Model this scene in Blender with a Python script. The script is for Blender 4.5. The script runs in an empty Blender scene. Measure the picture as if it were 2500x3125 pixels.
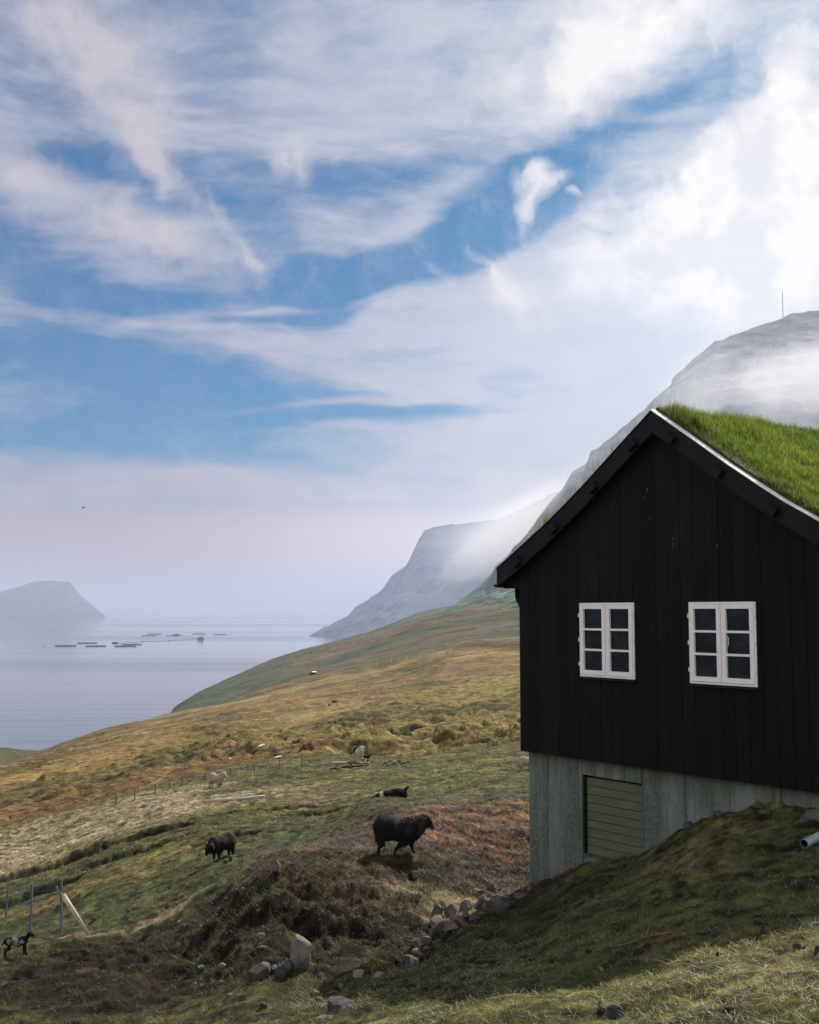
import bpy, math, random
import numpy as np
from mathutils import Vector, Matrix

rng = np.random.default_rng(7)
random.seed(7)
R = math.radians
sc = bpy.context.scene
COL = sc.collection

# ------------------------------------------------------------------ camera
F = 3570.0; PITCH = 0.0845          # focal length in pixels of the 2500 x 3125 photograph
cam_d = bpy.data.cameras.new('camera')
cam = bpy.data.objects.new('camera', cam_d); COL.objects.link(cam)
cam_d.sensor_fit = 'VERTICAL'; cam_d.sensor_height = 24.0
cam_d.lens = 24.0 * F / 3125.0
cam_d.clip_start = 0.1; cam_d.clip_end = 90000
cam.location = (0, 0, 0)
cam.rotation_euler = (math.pi / 2 + PITCH, 0, 0)
sc.camera = cam
sc.render.resolution_x = 819; sc.render.resolution_y = 1024

# ------------------------------------------------------------------ view / render
sc.view_settings.view_transform = 'Standard'
sc.view_settings.look = 'None'
sc.view_settings.gamma = 1.0
sc.view_settings.exposure = 0.62
sc.render.engine = 'CYCLES'
cy = sc.cycles
cy.use_denoising = True; cy.sample_clamp_indirect = 4.0
cy.max_bounces = 6; cy.diffuse_bounces = 3; cy.glossy_bounces = 3
cy.transparent_max_bounces = 8; cy.volume_bounces = 1
cy.volume_step_rate = 1.0; cy.volume_max_steps = 128
cy.caustics_reflective = False; cy.caustics_refractive = False

SUN_AZ, SUN_EL = 25.0, 40.0         # degrees, azimuth from +Y towards +X
SEA = -76.0

def ray(px, py):
    X = (px - 1250) / F; Y = -(py - 1562.5) / F
    c, s = math.cos(PITCH), math.sin(PITCH)
    f = c - Y * s; u = s + Y * c
    return X / f, u / f
def P(px, py, d):
    tx, tz = ray(px, py)
    return Vector((tx * d, d, tz * d))

# ------------------------------------------------------------------ sun
sd = bpy.data.lights.new('sun', 'SUN'); sun = bpy.data.objects.new('sun', sd); COL.objects.link(sun)
sd.energy = 5.0; sd.angle = R(0.5); sd.color = (1.0, 0.93, 0.82)
sv = Vector((math.sin(R(SUN_AZ)) * math.cos(R(SUN_EL)), math.cos(R(SUN_AZ)) * math.cos(R(SUN_EL)), math.sin(R(SUN_EL))))
sun.rotation_euler = sv.to_track_quat('Z', 'Y').to_euler()
sun.location = (30, 30, 60)

# ------------------------------------------------------------------ node helpers
class NT:
    def __init__(s, tree):
        s.t = tree; s.n = tree.nodes; s.l = tree.links
    def node(s, typ, **kw):
        n = s.n.new(typ)
        for k, v in kw.items(): setattr(n, k, v)
        return n
    def set(s, sock, v):
        if v is None: return
        if hasattr(v, 'is_output') or isinstance(v, bpy.types.NodeSocket): s.l.new(v, sock)
        else: sock.default_value = v
    def math(s, op, a, b=None, c=None, clamp=False):
        n = s.node('ShaderNodeMath', operation=op, use_clamp=clamp)
        s.set(n.inputs[0], a)
        if b is not None: s.set(n.inputs[1], b)
        if c is not None: s.set(n.inputs[2], c)
        return n.outputs[0]
    def smooth(s, v, a, b, lo=0.0, hi=1.0):
        n = s.node('ShaderNodeMapRange', interpolation_type='SMOOTHSTEP')
        s.set(n.inputs[0], v); n.inputs[1].default_value = a; n.inputs[2].default_value = b
        n.inputs[3].default_value = lo; n.inputs[4].default_value = hi
        return n.outputs[0]
    def lin(s, v, a, b, lo=0.0, hi=1.0):
        n = s.node('ShaderNodeMapRange')
        s.set(n.inputs[0], v); n.inputs[1].default_value = a; n.inputs[2].default_value = b
        n.inputs[3].default_value = lo; n.inputs[4].default_value = hi
        return n.outputs[0]
    def mix(s, fac, a, b, blend='MIX'):
        n = s.node('ShaderNodeMix', data_type='RGBA', blend_type=blend)
        s.set(n.inputs[0], fac)
        s.set(n.inputs[6], a if not isinstance(a, tuple) else (*a, 1)[:4])
        s.set(n.inputs[7], b if not isinstance(b, tuple) else (*b, 1)[:4])
        return n.outputs[2]
    def noise(s, vec, scale, detail=4, rough=0.55, dist=0.0, w=None, norm=True):
        n = s.node('ShaderNodeTexNoise')
        n.normalize = norm
        if vec is not None: s.l.new(vec, n.inputs['Vector'])
        n.inputs['Scale'].default_value = scale; n.inputs['Detail'].default_value = detail
        n.inputs['Roughness'].default_value = rough; n.inputs['Distortion'].default_value = dist
        return n.outputs['Fac']
    def map(s, vec, loc=(0,0,0), rot=(0,0,0), scale=(1,1,1), typ='POINT'):
        n = s.node('ShaderNodeMapping', vector_type=typ)
        s.l.new(vec, n.inputs[0]); n.inputs[1].default_value = loc
        n.inputs[2].default_value = rot; n.inputs[3].default_value = scale
        return n.outputs[0]

# ------------------------------------------------------------------ world: Nishita sky + cloud layers laid out by compass direction
def build_world():
    w = bpy.data.worlds.new('World'); sc.world = w; w.use_nodes = True
    t = NT(w.node_tree); t.n.clear()
    out = t.node('ShaderNodeOutputWorld'); bg = t.node('ShaderNodeBackground')
    t.l.new(bg.outputs[0], out.inputs[0]); bg.inputs[1].default_value = 0.067
    sky = t.node('ShaderNodeTexSky', sky_type='NISHITA')
    sky.sun_disc = False; sky.sun_elevation = R(SUN_EL); sky.sun_rotation = R(SUN_AZ)
    sky.altitude = 80; sky.air_density = 1.0; sky.dust_density = 0.6; sky.ozone_density = 2.0
    tc = t.node('ShaderNodeTexCoord')
    sp = t.node('ShaderNodeSeparateXYZ'); t.l.new(tc.outputs['Generated'], sp.inputs[0])
    az = t.math('MULTIPLY', t.math('ARCTAN2', sp.outputs[0], sp.outputs[1]), 180 / math.pi)
    el = t.math('MULTIPLY', t.math('ARCSINE', sp.outputs[2]), 180 / math.pi)
    cb = t.node('ShaderNodeCombineXYZ'); t.l.new(az, cb.inputs[0]); t.l.new(el, cb.inputs[1])
    uv0 = cb.outputs[0]
    def wob(vec, scale, amp, detail=3, stretch=(1, 1, 1)):
        n = t.node('ShaderNodeTexNoise'); t.l.new(t.map(vec, scale=stretch), n.inputs['Vector'])
        n.inputs['Scale'].default_value = scale; n.inputs['Detail'].default_value = detail
        v = t.node('ShaderNodeVectorMath', operation='SUBTRACT'); t.l.new(n.outputs['Color'], v.inputs[0]); v.inputs[1].default_value = (.5, .5, .5)
        m = t.node('ShaderNodeVectorMath', operation='SCALE'); t.l.new(v.outputs[0], m.inputs[0]); m.inputs['Scale'].default_value = amp
        a = t.node('ShaderNodeVectorMath', operation='ADD'); t.l.new(vec, a.inputs[0]); t.l.new(m.outputs[0], a.inputs[1])
        return a.outputs[0]
    uvA = wob(uv0, 0.12, 5.0, 4, (.45, 1, 1))
    uvB = wob(wob(uv0, 0.22, 1.5, 3), 0.8, 1.3, 7)
    def dirof(px, py):
        tx, tz = ray(px, py)
        return math.degrees(math.atan(tx)), math.degrees(math.atan(tz / math.sqrt(1 + tx * tx)))
    K = math.degrees(1 / F)
    def blobs(vec, lst, base):
        acc = base
        for (cx, cy_, rx, ry, rot, amp) in lst:
            a0, e0 = dirof(cx, cy_)
            # rot: degrees, positive = falling to the right in the picture -> negative in (az, el)
            m = t.map(vec, loc=(a0, e0, 0), rot=(0, 0, R(-rot)), scale=(rx * K * 1.75, ry * K * 1.75, 1), typ='TEXTURE')
            g = t.node('ShaderNodeTexGradient', gradient_type='SPHERICAL'); t.l.new(m, g.inputs[0])
            acc = t.math('MULTIPLY_ADD', g.outputs[1], amp, acc)
        return acc
    A = [(430,1120,460,80,5,-1.3),(160,1230,240,130,0,-.8),(620,1230,300,80,0,-.9),(1130,850,290,60,-14,-1.2),(800,890,330,40,-6,-.7),
         (1760,440,280,60,-30,-.7),(1540,650,220,80,-32,-1.4),(1330,760,240,50,-22,-.9),(2200,170,150,60,0,-.45),
         (300,460,230,60,8,-.8),(60,760,240,80,25,-.9),(250,900,300,45,0,-.6),(1120,1290,380,26,-4,-1.0),(560,1390,480,45,0,-.7),(250,1330,380,50,0,-.6),
         (700,690,220,60,20,-.6),(950,600,260,70,10,-.5),(800,960,200,16,-6,-.9),(700,150,120,100,20,-.3),(1250,560,220,60,-20,-.4),
         (1900,1000,700,130,-3,.7),(1250,1010,600,36,-5,.9),(1050,1110,480,42,10,.9),(560,1040,260,12,3,.7),(420,985,300,20,2,.4),(950,1265,260,20,-7,.7),(900,930,200,12,-7,.7),
         (2050,1200,500,260,0,.9),(1050,230,380,180,0,.45),(1800,800,420,120,-10,.2),(300,1500,1300,60,0,.4),(1400,1350,420,60,-8,.4),(1250,720,120,30,-15,.5),(120,420,160,60,10,.3)]
    B = [(110,60,190,100,15,.85),(300,180,240,110,50,.95),(420,350,150,100,60,.85),(440,130,60,110,60,.4),(470,500,90,36,55,.65),(520,580,110,36,45,.7),(610,600,70,28,40,.6),(650,690,60,40,60,.3),(740,740,110,26,55,.7),(800,790,50,18,45,.7),(560,760,160,40,10,.4),
         (20,500,150,60,35,.8),(160,590,180,60,25,.85),(330,650,180,60,20,.8),(480,700,160,50,25,.6),(400,560,40,50,60,.35),
         (880,470,55,60,60,1.15),(905,530,22,40,0,.5),(1020,472,40,12,0,.45),
         (1800,70,280,140,-30,1.25),(2080,50,160,90,-35,1.0),(1720,280,130,90,-35,.65),(1850,170,150,90,-40,.5),(2200,90,90,50,-30,.5),
         (2420,430,200,150,-35,1.3),(2230,520,170,90,-40,.9),(2130,600,110,50,-35,.7),(2470,220,90,80,0,.8),(2260,720,440,150,-5,1.4),(1960,650,110,60,-15,.7),(2380,880,400,150,0,.8),(2050,820,300,90,-8,.5),(2470,640,220,220,0,1.2),(2430,120,120,90,0,.5),
         (1640,520,56,32,0,1.1),(1690,560,50,24,-25,.9),(1625,570,32,52,10,.95),(1608,640,20,45,8,.75),(1815,650,36,22,0,.85),(1757,598,20,9,15,.8),(1800,760,90,30,0,.35),
         (1545,890,110,55,40,.95),(1460,800,70,14,35,.45),(1500,830,50,14,40,.4),(1345,850,40,12,30,.5),(1590,800,50,16,35,.35)]
    st = t.noise(t.map(uv0, rot=(0, 0, R(-4)), scale=(.16, 1.0, 1)), 0.42, 7, .58)
    st2 = t.noise(t.map(uvA, rot=(0, 0, R(6)), scale=(.3, 1, 1)), 0.9, 6, .6)
    stn = t.math('SUBTRACT', t.math('MULTIPLY_ADD', st2, 0.7, st), 0.85)
    a = blobs(uvA, A, 0.62)
    a = t.math('MULTIPLY_ADD', stn, 1.15, a)
    fa = t.smooth(a, -0.05, 0.98, 0.02, 0.93)
    hz = t.smooth(el, 3.5, 8.2, 1.0, 0.0)                     # milky air towards the horizon
    fa = t.math('MAXIMUM', fa, hz)
    fb_n = t.math('MULTIPLY_ADD', t.noise(uvB, 0.22, 6, .6), .5, t.math('MULTIPLY', t.noise(uvB, 0.8, 12, .68), .5))
    b = blobs(uvB, B, -0.10)
    b = t.math('MULTIPLY_ADD', t.math('SUBTRACT', fb_n, 0.5), 2.3, b)
    fb = t.math('MULTIPLY', t.smooth(b, -0.3, 1.4), t.smooth(az, -17, 5, .85, 1.0))
    # cloud colours: the veil is lilac away from the sun and near white towards it
    sun_side = t.smooth(az, -16, 17)
    behind = t.smooth(t.math('ABSOLUTE', az), 50, 110)
    veil = t.mix(sun_side, (3.4, 3.85, 5.2), (6.6, 6.9, 7.8))
    veil = t.mix(t.smooth(st2, .35, .7), veil, t.mix(.25, veil, (8.5, 8.2, 8.7)))
    low = t.mix(t.smooth(az, -17, 6), (4.5, 3.85, 4.5), (9.8, 8.0, 7.6))
    veil = t.mix(hz, veil, low)
    puff = t.mix(sun_side, (6.3, 5.75, 6.1), (10.2, 10.0, 10.0))
    shade_n = t.noise(uvB, 0.33, 5, .5)
    puff = t.mix(t.smooth(shade_n, .42, .62), puff, t.mix(0.55, puff, veil))
    blue = t.mix(1.0, sky.outputs[0], (0.10, 0.40, 0.60), 'MULTIPLY')
    c = t.mix(fa, blue, veil)
    c = t.mix(fb, c, puff)
    c = t.mix(t.math('MULTIPLY', behind, .8), c, (12.0, 11.3, 10.8))  # bright sky behind the camera, added to fill the shaded sides
    zen = t.mix(1.0, c, (.46,.51,.60), 'MULTIPLY')            # overhead sky darkened to cut the fill light on the ground
    c = t.mix(t.smooth(el, 31, 48), c, zen)
    t.l.new(c, bg.inputs[0])
build_world()

# ------------------------------------------------------------------ mesh helpers
def new_mesh(name, co, quads=None, tris=None, col=None, smooth=False, faces=None):
    me = bpy.data.meshes.new(name)
    co = np.asarray(co, dtype=np.float32)
    if faces is not None:
        me.from_pydata([tuple(map(float, c)) for c in co], [], [tuple(f) for f in faces])
    else:
        nq = 0 if quads is None else len(quads); nt = 0 if tris is None else len(tris)
        li = []
        if nq: li.append(np.asarray(quads).reshape(-1))
        if nt: li.append(np.asarray(tris).reshape(-1))
        li = np.concatenate(li).astype(np.int32)
        me.vertices.add(len(co)); me.vertices.foreach_set('co', co.reshape(-1))
        me.loops.add(len(li)); me.loops.foreach_set('vertex_index', li)
        me.polygons.add(nq + nt)
        ls = np.concatenate([np.arange(nq) * 4, nq * 4 + np.arange(nt) * 3]).astype(np.int32)
        me.polygons.foreach_set('loop_start', ls)
        me.update(calc_edges=True)
    if col is not None:
        a = me.color_attributes.new('Col', 'FLOAT_COLOR', 'POINT')
        c4 = np.ones((len(co), 4), dtype=np.float32); c4[:, :3] = col
        a.data.foreach_set('color', c4.reshape(-1))
    if smooth:
        me.polygons.foreach_set('use_smooth', np.ones(len(me.polygons), dtype=bool))
    me.validate()
    return me
def link(name, me, m=None, parent=None, loc=None, rotz=0):
    o = bpy.data.objects.new(name, me); COL.objects.link(o)
    if m is not None and me is not None and len(me.materials) == 0: me.materials.append(m)
    if parent is not None: o.parent = parent
    if loc is not None: o.location = loc
    if rotz: o.rotation_euler = (0, 0, rotz)
    return o
def tag(o, label=None, cat=None, group=None, kind=None):
    if label: o['label'] = label
    if cat: o['category'] = cat
    if group: o['group'] = group
    if kind: o['kind'] = kind
    return o
def thing(name, label, cat, loc=(0, 0, 0), rotz=0, group=None):
    o = bpy.data.objects.new(name, None); COL.objects.link(o)
    o.location = loc; o.rotation_euler = (0, 0, rotz); o.empty_display_size = .3
    return tag(o, label, cat, group)

class MB:
    "collects shapes into one mesh"
    def __init__(s): s.v = []; s.f = []; s.c = []; s.col = (1, 1, 1)
    def add(s, vs, fs):
        b = len(s.v); s.v += [tuple(v) for v in vs]; s.c += [s.col] * len(vs)
        s.f += [tuple(b + i for i in f) for f in fs]
    def box(s, x0, x1, y0, y1, z0, z1):
        s.add([(x0,y0,z0),(x1,y0,z0),(x1,y1,z0),(x0,y1,z0),(x0,y0,z1),(x1,y0,z1),(x1,y1,z1),(x0,y1,z1)],
              [(0,3,2,1),(4,5,6,7),(0,1,5,4),(1,2,6,5),(2,3,7,6),(3,0,4,7)])
    def bar(s, a, b, w, h=None, up=(0,0,1)):
        h = w if h is None else h
        a = Vector(a); b = Vector(b); d = (b - a).normalized(); u = Vector(up)
        if abs(d.dot(u)) > .95: u = Vector((0,1,0))
        x = d.cross(u).normalized() * w / 2; y = x.cross(d).normalized() * h / 2
        s.add([a-x-y,a+x-y,a+x+y,a-x+y,b-x-y,b+x-y,b+x+y,b-x+y],[(0,3,2,1),(4,5,6,7),(0,1,5,4),(1,2,6,5),(2,3,7,6),(3,0,4,7)])
    def tube(s, pts, rad, n=10, caps=True):
        pts = [Vector(p) for p in pts]; rs = rad if isinstance(rad, (list, tuple)) else [rad] * len(pts)
        vs = []; u = None
        for i, p in enumerate(pts):
            d = (pts[min(i+1,len(pts)-1)] - pts[max(i-1,0)]).normalized()
            if u is None: u = d.cross(Vector((0,0,1)) if abs(d.z) < .9 else Vector((0,1,0))).normalized()
            u = (u - d * u.dot(d)).normalized(); w = d.cross(u)
            for k in range(n):
                a = 2*math.pi*k/n; vs.append(p + (u*math.cos(a) + w*math.sin(a)) * rs[i])
        fs = [(i*n+k, i*n+(k+1)%n, (i+1)*n+(k+1)%n, (i+1)*n+k) for i in range(len(pts)-1) for k in range(n)]
        if caps: fs += [tuple(range(n-1,-1,-1)), tuple((len(pts)-1)*n + k for k in range(n))]
        s.add(vs, fs)
    def ell(s, c, r, n=12, m=8, rot=None):
        vs = []; 
        for i in range(m+1):
            th = math.pi*i/m
            for k in range(n):
                a = 2*math.pi*k/n
                v = Vector((r[0]*math.sin(th)*math.cos(a), r[1]*math.sin(th)*math.sin(a), r[2]*math.cos(th)))
                if rot is not None: v = rot @ v
                vs.append(v + Vector(c))
        fs = [(i*n+k, (i+1)*n+k, (i+1)*n+(k+1)%n, i*n+(k+1)%n) for i in range(m) for k in range(n)]
        s.add(vs, fs)
    def prism(s, poly, y0, y1):
        "poly in (x, z), extruded along y"
        n = len(poly)
        s.add([(x,y0,z) for x,z in poly] + [(x,y1,z) for x,z in poly],
              [tuple(range(n)), tuple(range(2*n-1,n-1,-1))] + [(i, i+n, (i+1)%n+n, (i+1)%n) for i in range(n)])
    def build(s, name, m=None, parent=None, smooth=False, loc=None, col=False):
        me = new_mesh(name, s.v, faces=s.f, col=(np.array(s.c) if col else None), smooth=smooth)
        return link(name, me, m, parent, loc)

# ------------------------------------------------------------------ materials
def principled(name, col=(.5,.5,.5), rough=.8, spec=.3, metal=0.0):
    m = bpy.data.materials.new(name); m.use_nodes = True
    t = NT(m.node_tree); b = t.n['Principled BSDF']
    b.inputs['Base Color'].default_value = (*col, 1); b.inputs['Roughness'].default_value = rough
    b.inputs['Specular IOR Level'].default_value = spec; b.inputs['Metallic'].default_value = metal
    return m, t, b
def bump(t, b, h, strength=.5, dist=.02):
    n = t.node('ShaderNodeBump'); n.inputs['Strength'].default_value = strength; n.inputs['Distance'].default_value = dist
    t.l.new(h, n.inputs['Height']); t.l.new(n.outputs[0], b.inputs['Normal']); return n
def noisy(name, c1, c2, scale=8, rough=.85, bstr=.4, bdist=.01, stretch=(1,1,1), spec=.3, detail=5, coord='Object', metal=0.0, lo=.35, hi=.65):
    m, t, b = principled(name, c1, rough, spec, metal)
    tc = t.node('ShaderNodeTexCoord')
    v = t.map(tc.outputs[coord], scale=stretch)
    n = t.noise(v, scale, detail, .6)
    t.l.new(t.mix(t.smooth(n, lo, hi), c1, c2), b.inputs['Base Color'])
    if bstr: bump(t, b, n, bstr, bdist)
    return m
def vcol(name, rough=.9, spec=.2, scale=0, amt=.3, bstr=0, bdist=.01, trans=0.0):
    m, t, b = principled(name, (.5,.5,.5), rough, spec)
    a = t.node('ShaderNodeVertexColor', layer_name='Col'); c = a.outputs[0]
    if scale:
        tc = t.node('ShaderNodeTexCoord'); n = t.noise(tc.outputs['Object'], scale, 5, .6)
        c = t.mix(t.smooth(n, .3, .7), t.mix(1.0, c, (1-amt,)*3, 'MULTIPLY'), t.mix(1.0, c, (1+amt,)*3, 'MULTIPLY'))
        if bstr: bump(t, b, n, bstr, bdist)
    t.l.new(c, b.inputs['Base Color'])
    if trans:
        tr = t.node('ShaderNodeBsdfTranslucent'); t.l.new(c, tr.inputs[0])
        mx = t.node('ShaderNodeMixShader'); mx.inputs[0].default_value = trans
        t.l.new(b.outputs[0], mx.inputs[1]); t.l.new(tr.outputs[0], mx.inputs[2])
        t.l.new(mx.outputs[0], t.n['Material Output'].inputs[0])
    return m
M = {}
M['black_board'] = noisy('black_board', (.0022,.0030,.0030), (.0048,.0062,.0062), 3, .7, .35, .003, (6,6,.5), .12)
def boards():
    m, t, b = principled('black_board', (.003,.004,.004), .6, .2)
    tc = t.node('ShaderNodeTexCoord'); o = tc.outputs['Object']; sp = t.node('ShaderNodeSeparateXYZ'); t.l.new(o, sp.inputs[0])
    idb = t.math('FLOOR', t.math('DIVIDE', sp.outputs[0], .23556)); wn = t.node('ShaderNodeTexWhiteNoise', noise_dimensions='1D'); t.l.new(idb, wn.inputs['W'])
    g = t.noise(t.map(o, scale=(26,26,1.1)), 1.6, 7, .65); big = t.noise(t.map(o, scale=(1,1,.5)), .9, 4, .6)
    f = t.math('ADD', t.math('MULTIPLY', wn.outputs[0], .13), t.math('ADD', t.math('MULTIPLY', g, .55), t.math('MULTIPLY', big, .5)))
    c = t.mix(t.smooth(f, .3, 1.1), (.0006,.0011,.0012), (.0028,.0042,.0044))
    pale = t.smooth(t.math('MULTIPLY', g, t.smooth(big, .5, .75)), .36, .48, 0, .22)
    c = t.mix(pale, c, (.022,.024,.023)); t.l.new(c, b.inputs['Base Color'])
    t.l.new(t.smooth(f, .3, 1.1, .78, .5), b.inputs['Roughness']); bump(t, b, g, .5, .003)
    return m
M['black_board'] = boards()
M['dark_trim'] = noisy('dark_trim', (.0040,.0062,.0062), (.0075,.0105,.0105), 3, .65, .3, .003, (1,1,1), .2)
M['white_paint'] = noisy('white_paint', (.90,.86,.84), (.93,.91,.90), 5, .45, .1, .002, (1,1,1), .4)
M['glass'], _t, _b = principled('glass', (.003,.007,.009), .03, .20)
_tc = _t.node('ShaderNodeTexCoord'); _n = _t.noise(_t.map(_tc.outputs['Object'], rot=(0,.5,0), scale=(1,1,2)), 2.2, 5, .6)
_t.l.new(_t.mix(_t.smooth(_n, .42, .68), (.002,.005,.006), (.012,.022,.030)), _b.inputs['Base Color']); bump(_t, _b, _n, .25, .01)  # faint reflection imitated by mottling in the pane colour
M['metal'] = noisy('metal', (.70,.70,.69), (.88,.87,.85), 20, .5, .1, .002, (1,1,1), .5)
M['hatch'] = noisy('hatch', (.088,.100,.060), (.115,.128,.078), 3, .65, .1, .003, (1,1,6), .3)
M['pipe'] = noisy('pipe', (.22,.27,.33), (.30,.35,.41), 3, .4, .05, .002, (1,1,1), .5)
M['pipe_inside'], _t, _b = principled('pipe_inside', (.02,.022,.025), .8)
M['wood_pale'] = noisy('wood_pale', (.34,.29,.23), (.52,.46,.38), 4, .8, .4, .004, (1,9,9), .2)
M['wood_white'] = noisy('wood_white', (.6,.57,.5), (.72,.69,.62), 6, .7, .1, .004)
M['wood_grey'] = noisy('wood_grey', (.13,.105,.075), (.22,.18,.135), 5, .85, .4, .005)
M['red_board'] = noisy('red_board', (.11,.036,.017), (.18,.065,.032), 3, .75, .3, .004)
M['steel_post'] = noisy('steel_post', (.09,.13,.16), (.15,.20,.24), 6, .5, .1, .002, metal=.3)
M['wire'], _t, _b = principled('wire', (.09,.11,.12), .7, .2, 0)
M['twig'] = noisy('twig', (.11,.05,.03), (.2,.11,.07), 9, .85, .4, .004)
M['clod'] = noisy('clod', (.012,.009,.007), (.035,.024,.017), 20, .95, .6, .01)
M['cage'], _t, _b = principled('cage', (.006,.010,.016), .9, .1)
M['boat'], _t, _b = principled('boat', (.03,.06,.10), .5)
M['boat_white'], _t, _b = principled('boat_white', (.6,.6,.6), .5)
M['mast'], _t, _b = principled('mast', (.45,.43,.43), .6)
M['bird'], _t, _b = principled('bird', (.03,.03,.03), .8)
M['orange_tag'], _t, _b = principled('orange_tag', (.85,.42,.03), .5)
M['red_tag'], _t, _b = principled('red_tag', (.6,.06,.02), .5)
M['horn'] = noisy('horn', (.16,.13,.09), (.28,.24,.18), 30, .6, .5, .004)
M['eye'], _t, _b = principled('eye', (.01,.008,.005), .15, .6)
M['wool'] = vcol('wool', .95, .1, 28, .30, .9, .02)
M['strand'] = vcol('strand', .7, .3, 0, 0, 0, 0, .2)
M['blade'] = vcol('blade', .6, .25, 0, 0, 0, 0, .42)
M['roof_blade'] = vcol('roof_blade', .5, .3, 0, 0, 0, 0, .55)
M['soil'] = noisy('soil', (.03,.022,.012), (.07,.075,.025), 12, .95, .7, .03)

def concrete():
    m, t, b = principled('concrete', (.2,.21,.2), .9, .2)
    tc = t.node('ShaderNodeTexCoord'); o = tc.outputs['Object']
    big = t.noise(t.map(o, scale=(1.2,1,.45)), 1.6, 6, .62)
    streak = t.noise(t.map(o, scale=(5,1,.35)), 1.5, 5, .6)
    fine = t.noise(o, 45, 5, .75)
    pores = t.noise(o, 16, 6, .8)
    c = t.mix(t.smooth(big, .36, .64), (.090,.116,.100), (.20,.235,.21))
    c = t.mix(t.smooth(streak, .46, .66, 0, .75), c, (.075,.10,.075))
    c = t.mix(t.smooth(pores, .47, .60, 0, .5), c, (.235,.255,.24))
    c = t.mix(t.smooth(fine, .5, .66, 0, .45), c, (.06,.07,.06))
    # greener and darker towards the cladding
    sp = t.node('ShaderNodeSeparateXYZ'); t.l.new(o, sp.inputs[0])
    g = t.math('ADD', sp.outputs[2], t.math('MULTIPLY', streak, .9))
    c = t.mix(t.smooth(g, -2.35, -1.85, 0, .65), c, (.075,.085,.04))
    t.l.new(c, b.inputs['Base Color'])
    bump(t, b, t.math('ADD', fine, pores), .5, .004)
    return m
M['concrete'] = concrete()

def stone_mat(name, c1, c2, c3):
    m, t, b = principled(name, c1, .9, .25)
    tc = t.node('ShaderNodeTexCoord'); o = tc.outputs['Object']
    n = t.noise(o, 5, 6, .65); n2 = t.noise(o, 40, 5, .7)
    c = t.mix(t.smooth(n, .35, .65), c1, c2)
    c = t.mix(t.smooth(n2, .5, .68, 0, .6), c, c3)
    t.l.new(c, b.inputs['Base Color']); bump(t, b, t.math('ADD', n, t.math('MULTIPLY', n2, .5)), .7, .03)
    return m
M['stone_grey'] = stone_mat('stone_grey', (.06,.062,.058), (.115,.112,.105), (.035,.045,.025))
M['stone_brown'] = stone_mat('stone_brown', (.085,.066,.050), (.16,.13,.105), (.05,.05,.03))
M['stone_light'] = stone_mat('stone_light', (.15,.14,.125), (.25,.23,.205), (.10,.095,.08))
M['stone_dark'] = stone_mat('stone_dark', (.045,.044,.042), (.085,.08,.075), (.12,.115,.10))
M['stone_pale'] = stone_mat('stone_pale', (.16,.13,.10), (.25,.21,.17), (.09,.08,.06))

# ------------------------------------------------------------------ numpy noise
_perm = rng.permutation(4096).astype(np.int64)
_val = rng.random(4096)
def vnoise(x, y, seed=0):
    xi = np.floor(x).astype(np.int64); yi = np.floor(y).astype(np.int64)
    fx = x - xi; fy = y - yi
    fx = fx*fx*fx*(fx*(fx*6-15)+10); fy = fy*fy*fy*(fy*(fy*6-15)+10)
    def h(a, b): return _val[_perm[(_perm[(a + seed*131) & 4095] + b) & 4095]]
    return (h(xi,yi)*(1-fx)+h(xi+1,yi)*fx)*(1-fy) + (h(xi,yi+1)*(1-fx)+h(xi+1,yi+1)*fx)*fy
def fbm(x, y, octs=4, seed=0, gain=.5):
    a = 1.0; s = 0; n = 0
    for k in range(octs):
        s = s + a * (vnoise(x, y, seed + k) - .5); n += a
        x, y = 1.9*(x*.8 - y*.6) + 3.1, 1.9*(x*.6 + y*.8) + 7.7; a *= gain
    return s / n * 2          # about -1..1
def ridge(x, y, octs=4, seed=0):
    a = 1.0; s = 0; n = 0
    for k in range(octs):
        s = s + a * (1 - np.abs(2*vnoise(x, y, seed+k) - 1)); n += a
        x, y = 1.9*(x*.8 - y*.6) + 3.1, 1.9*(x*.6 + y*.8) + 7.7; a *= .5
    return s / n
def sstep(v, a, b):
    t = np.clip((v - a) / (b - a), 0, 1); return t*t*(3-2*t)

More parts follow.
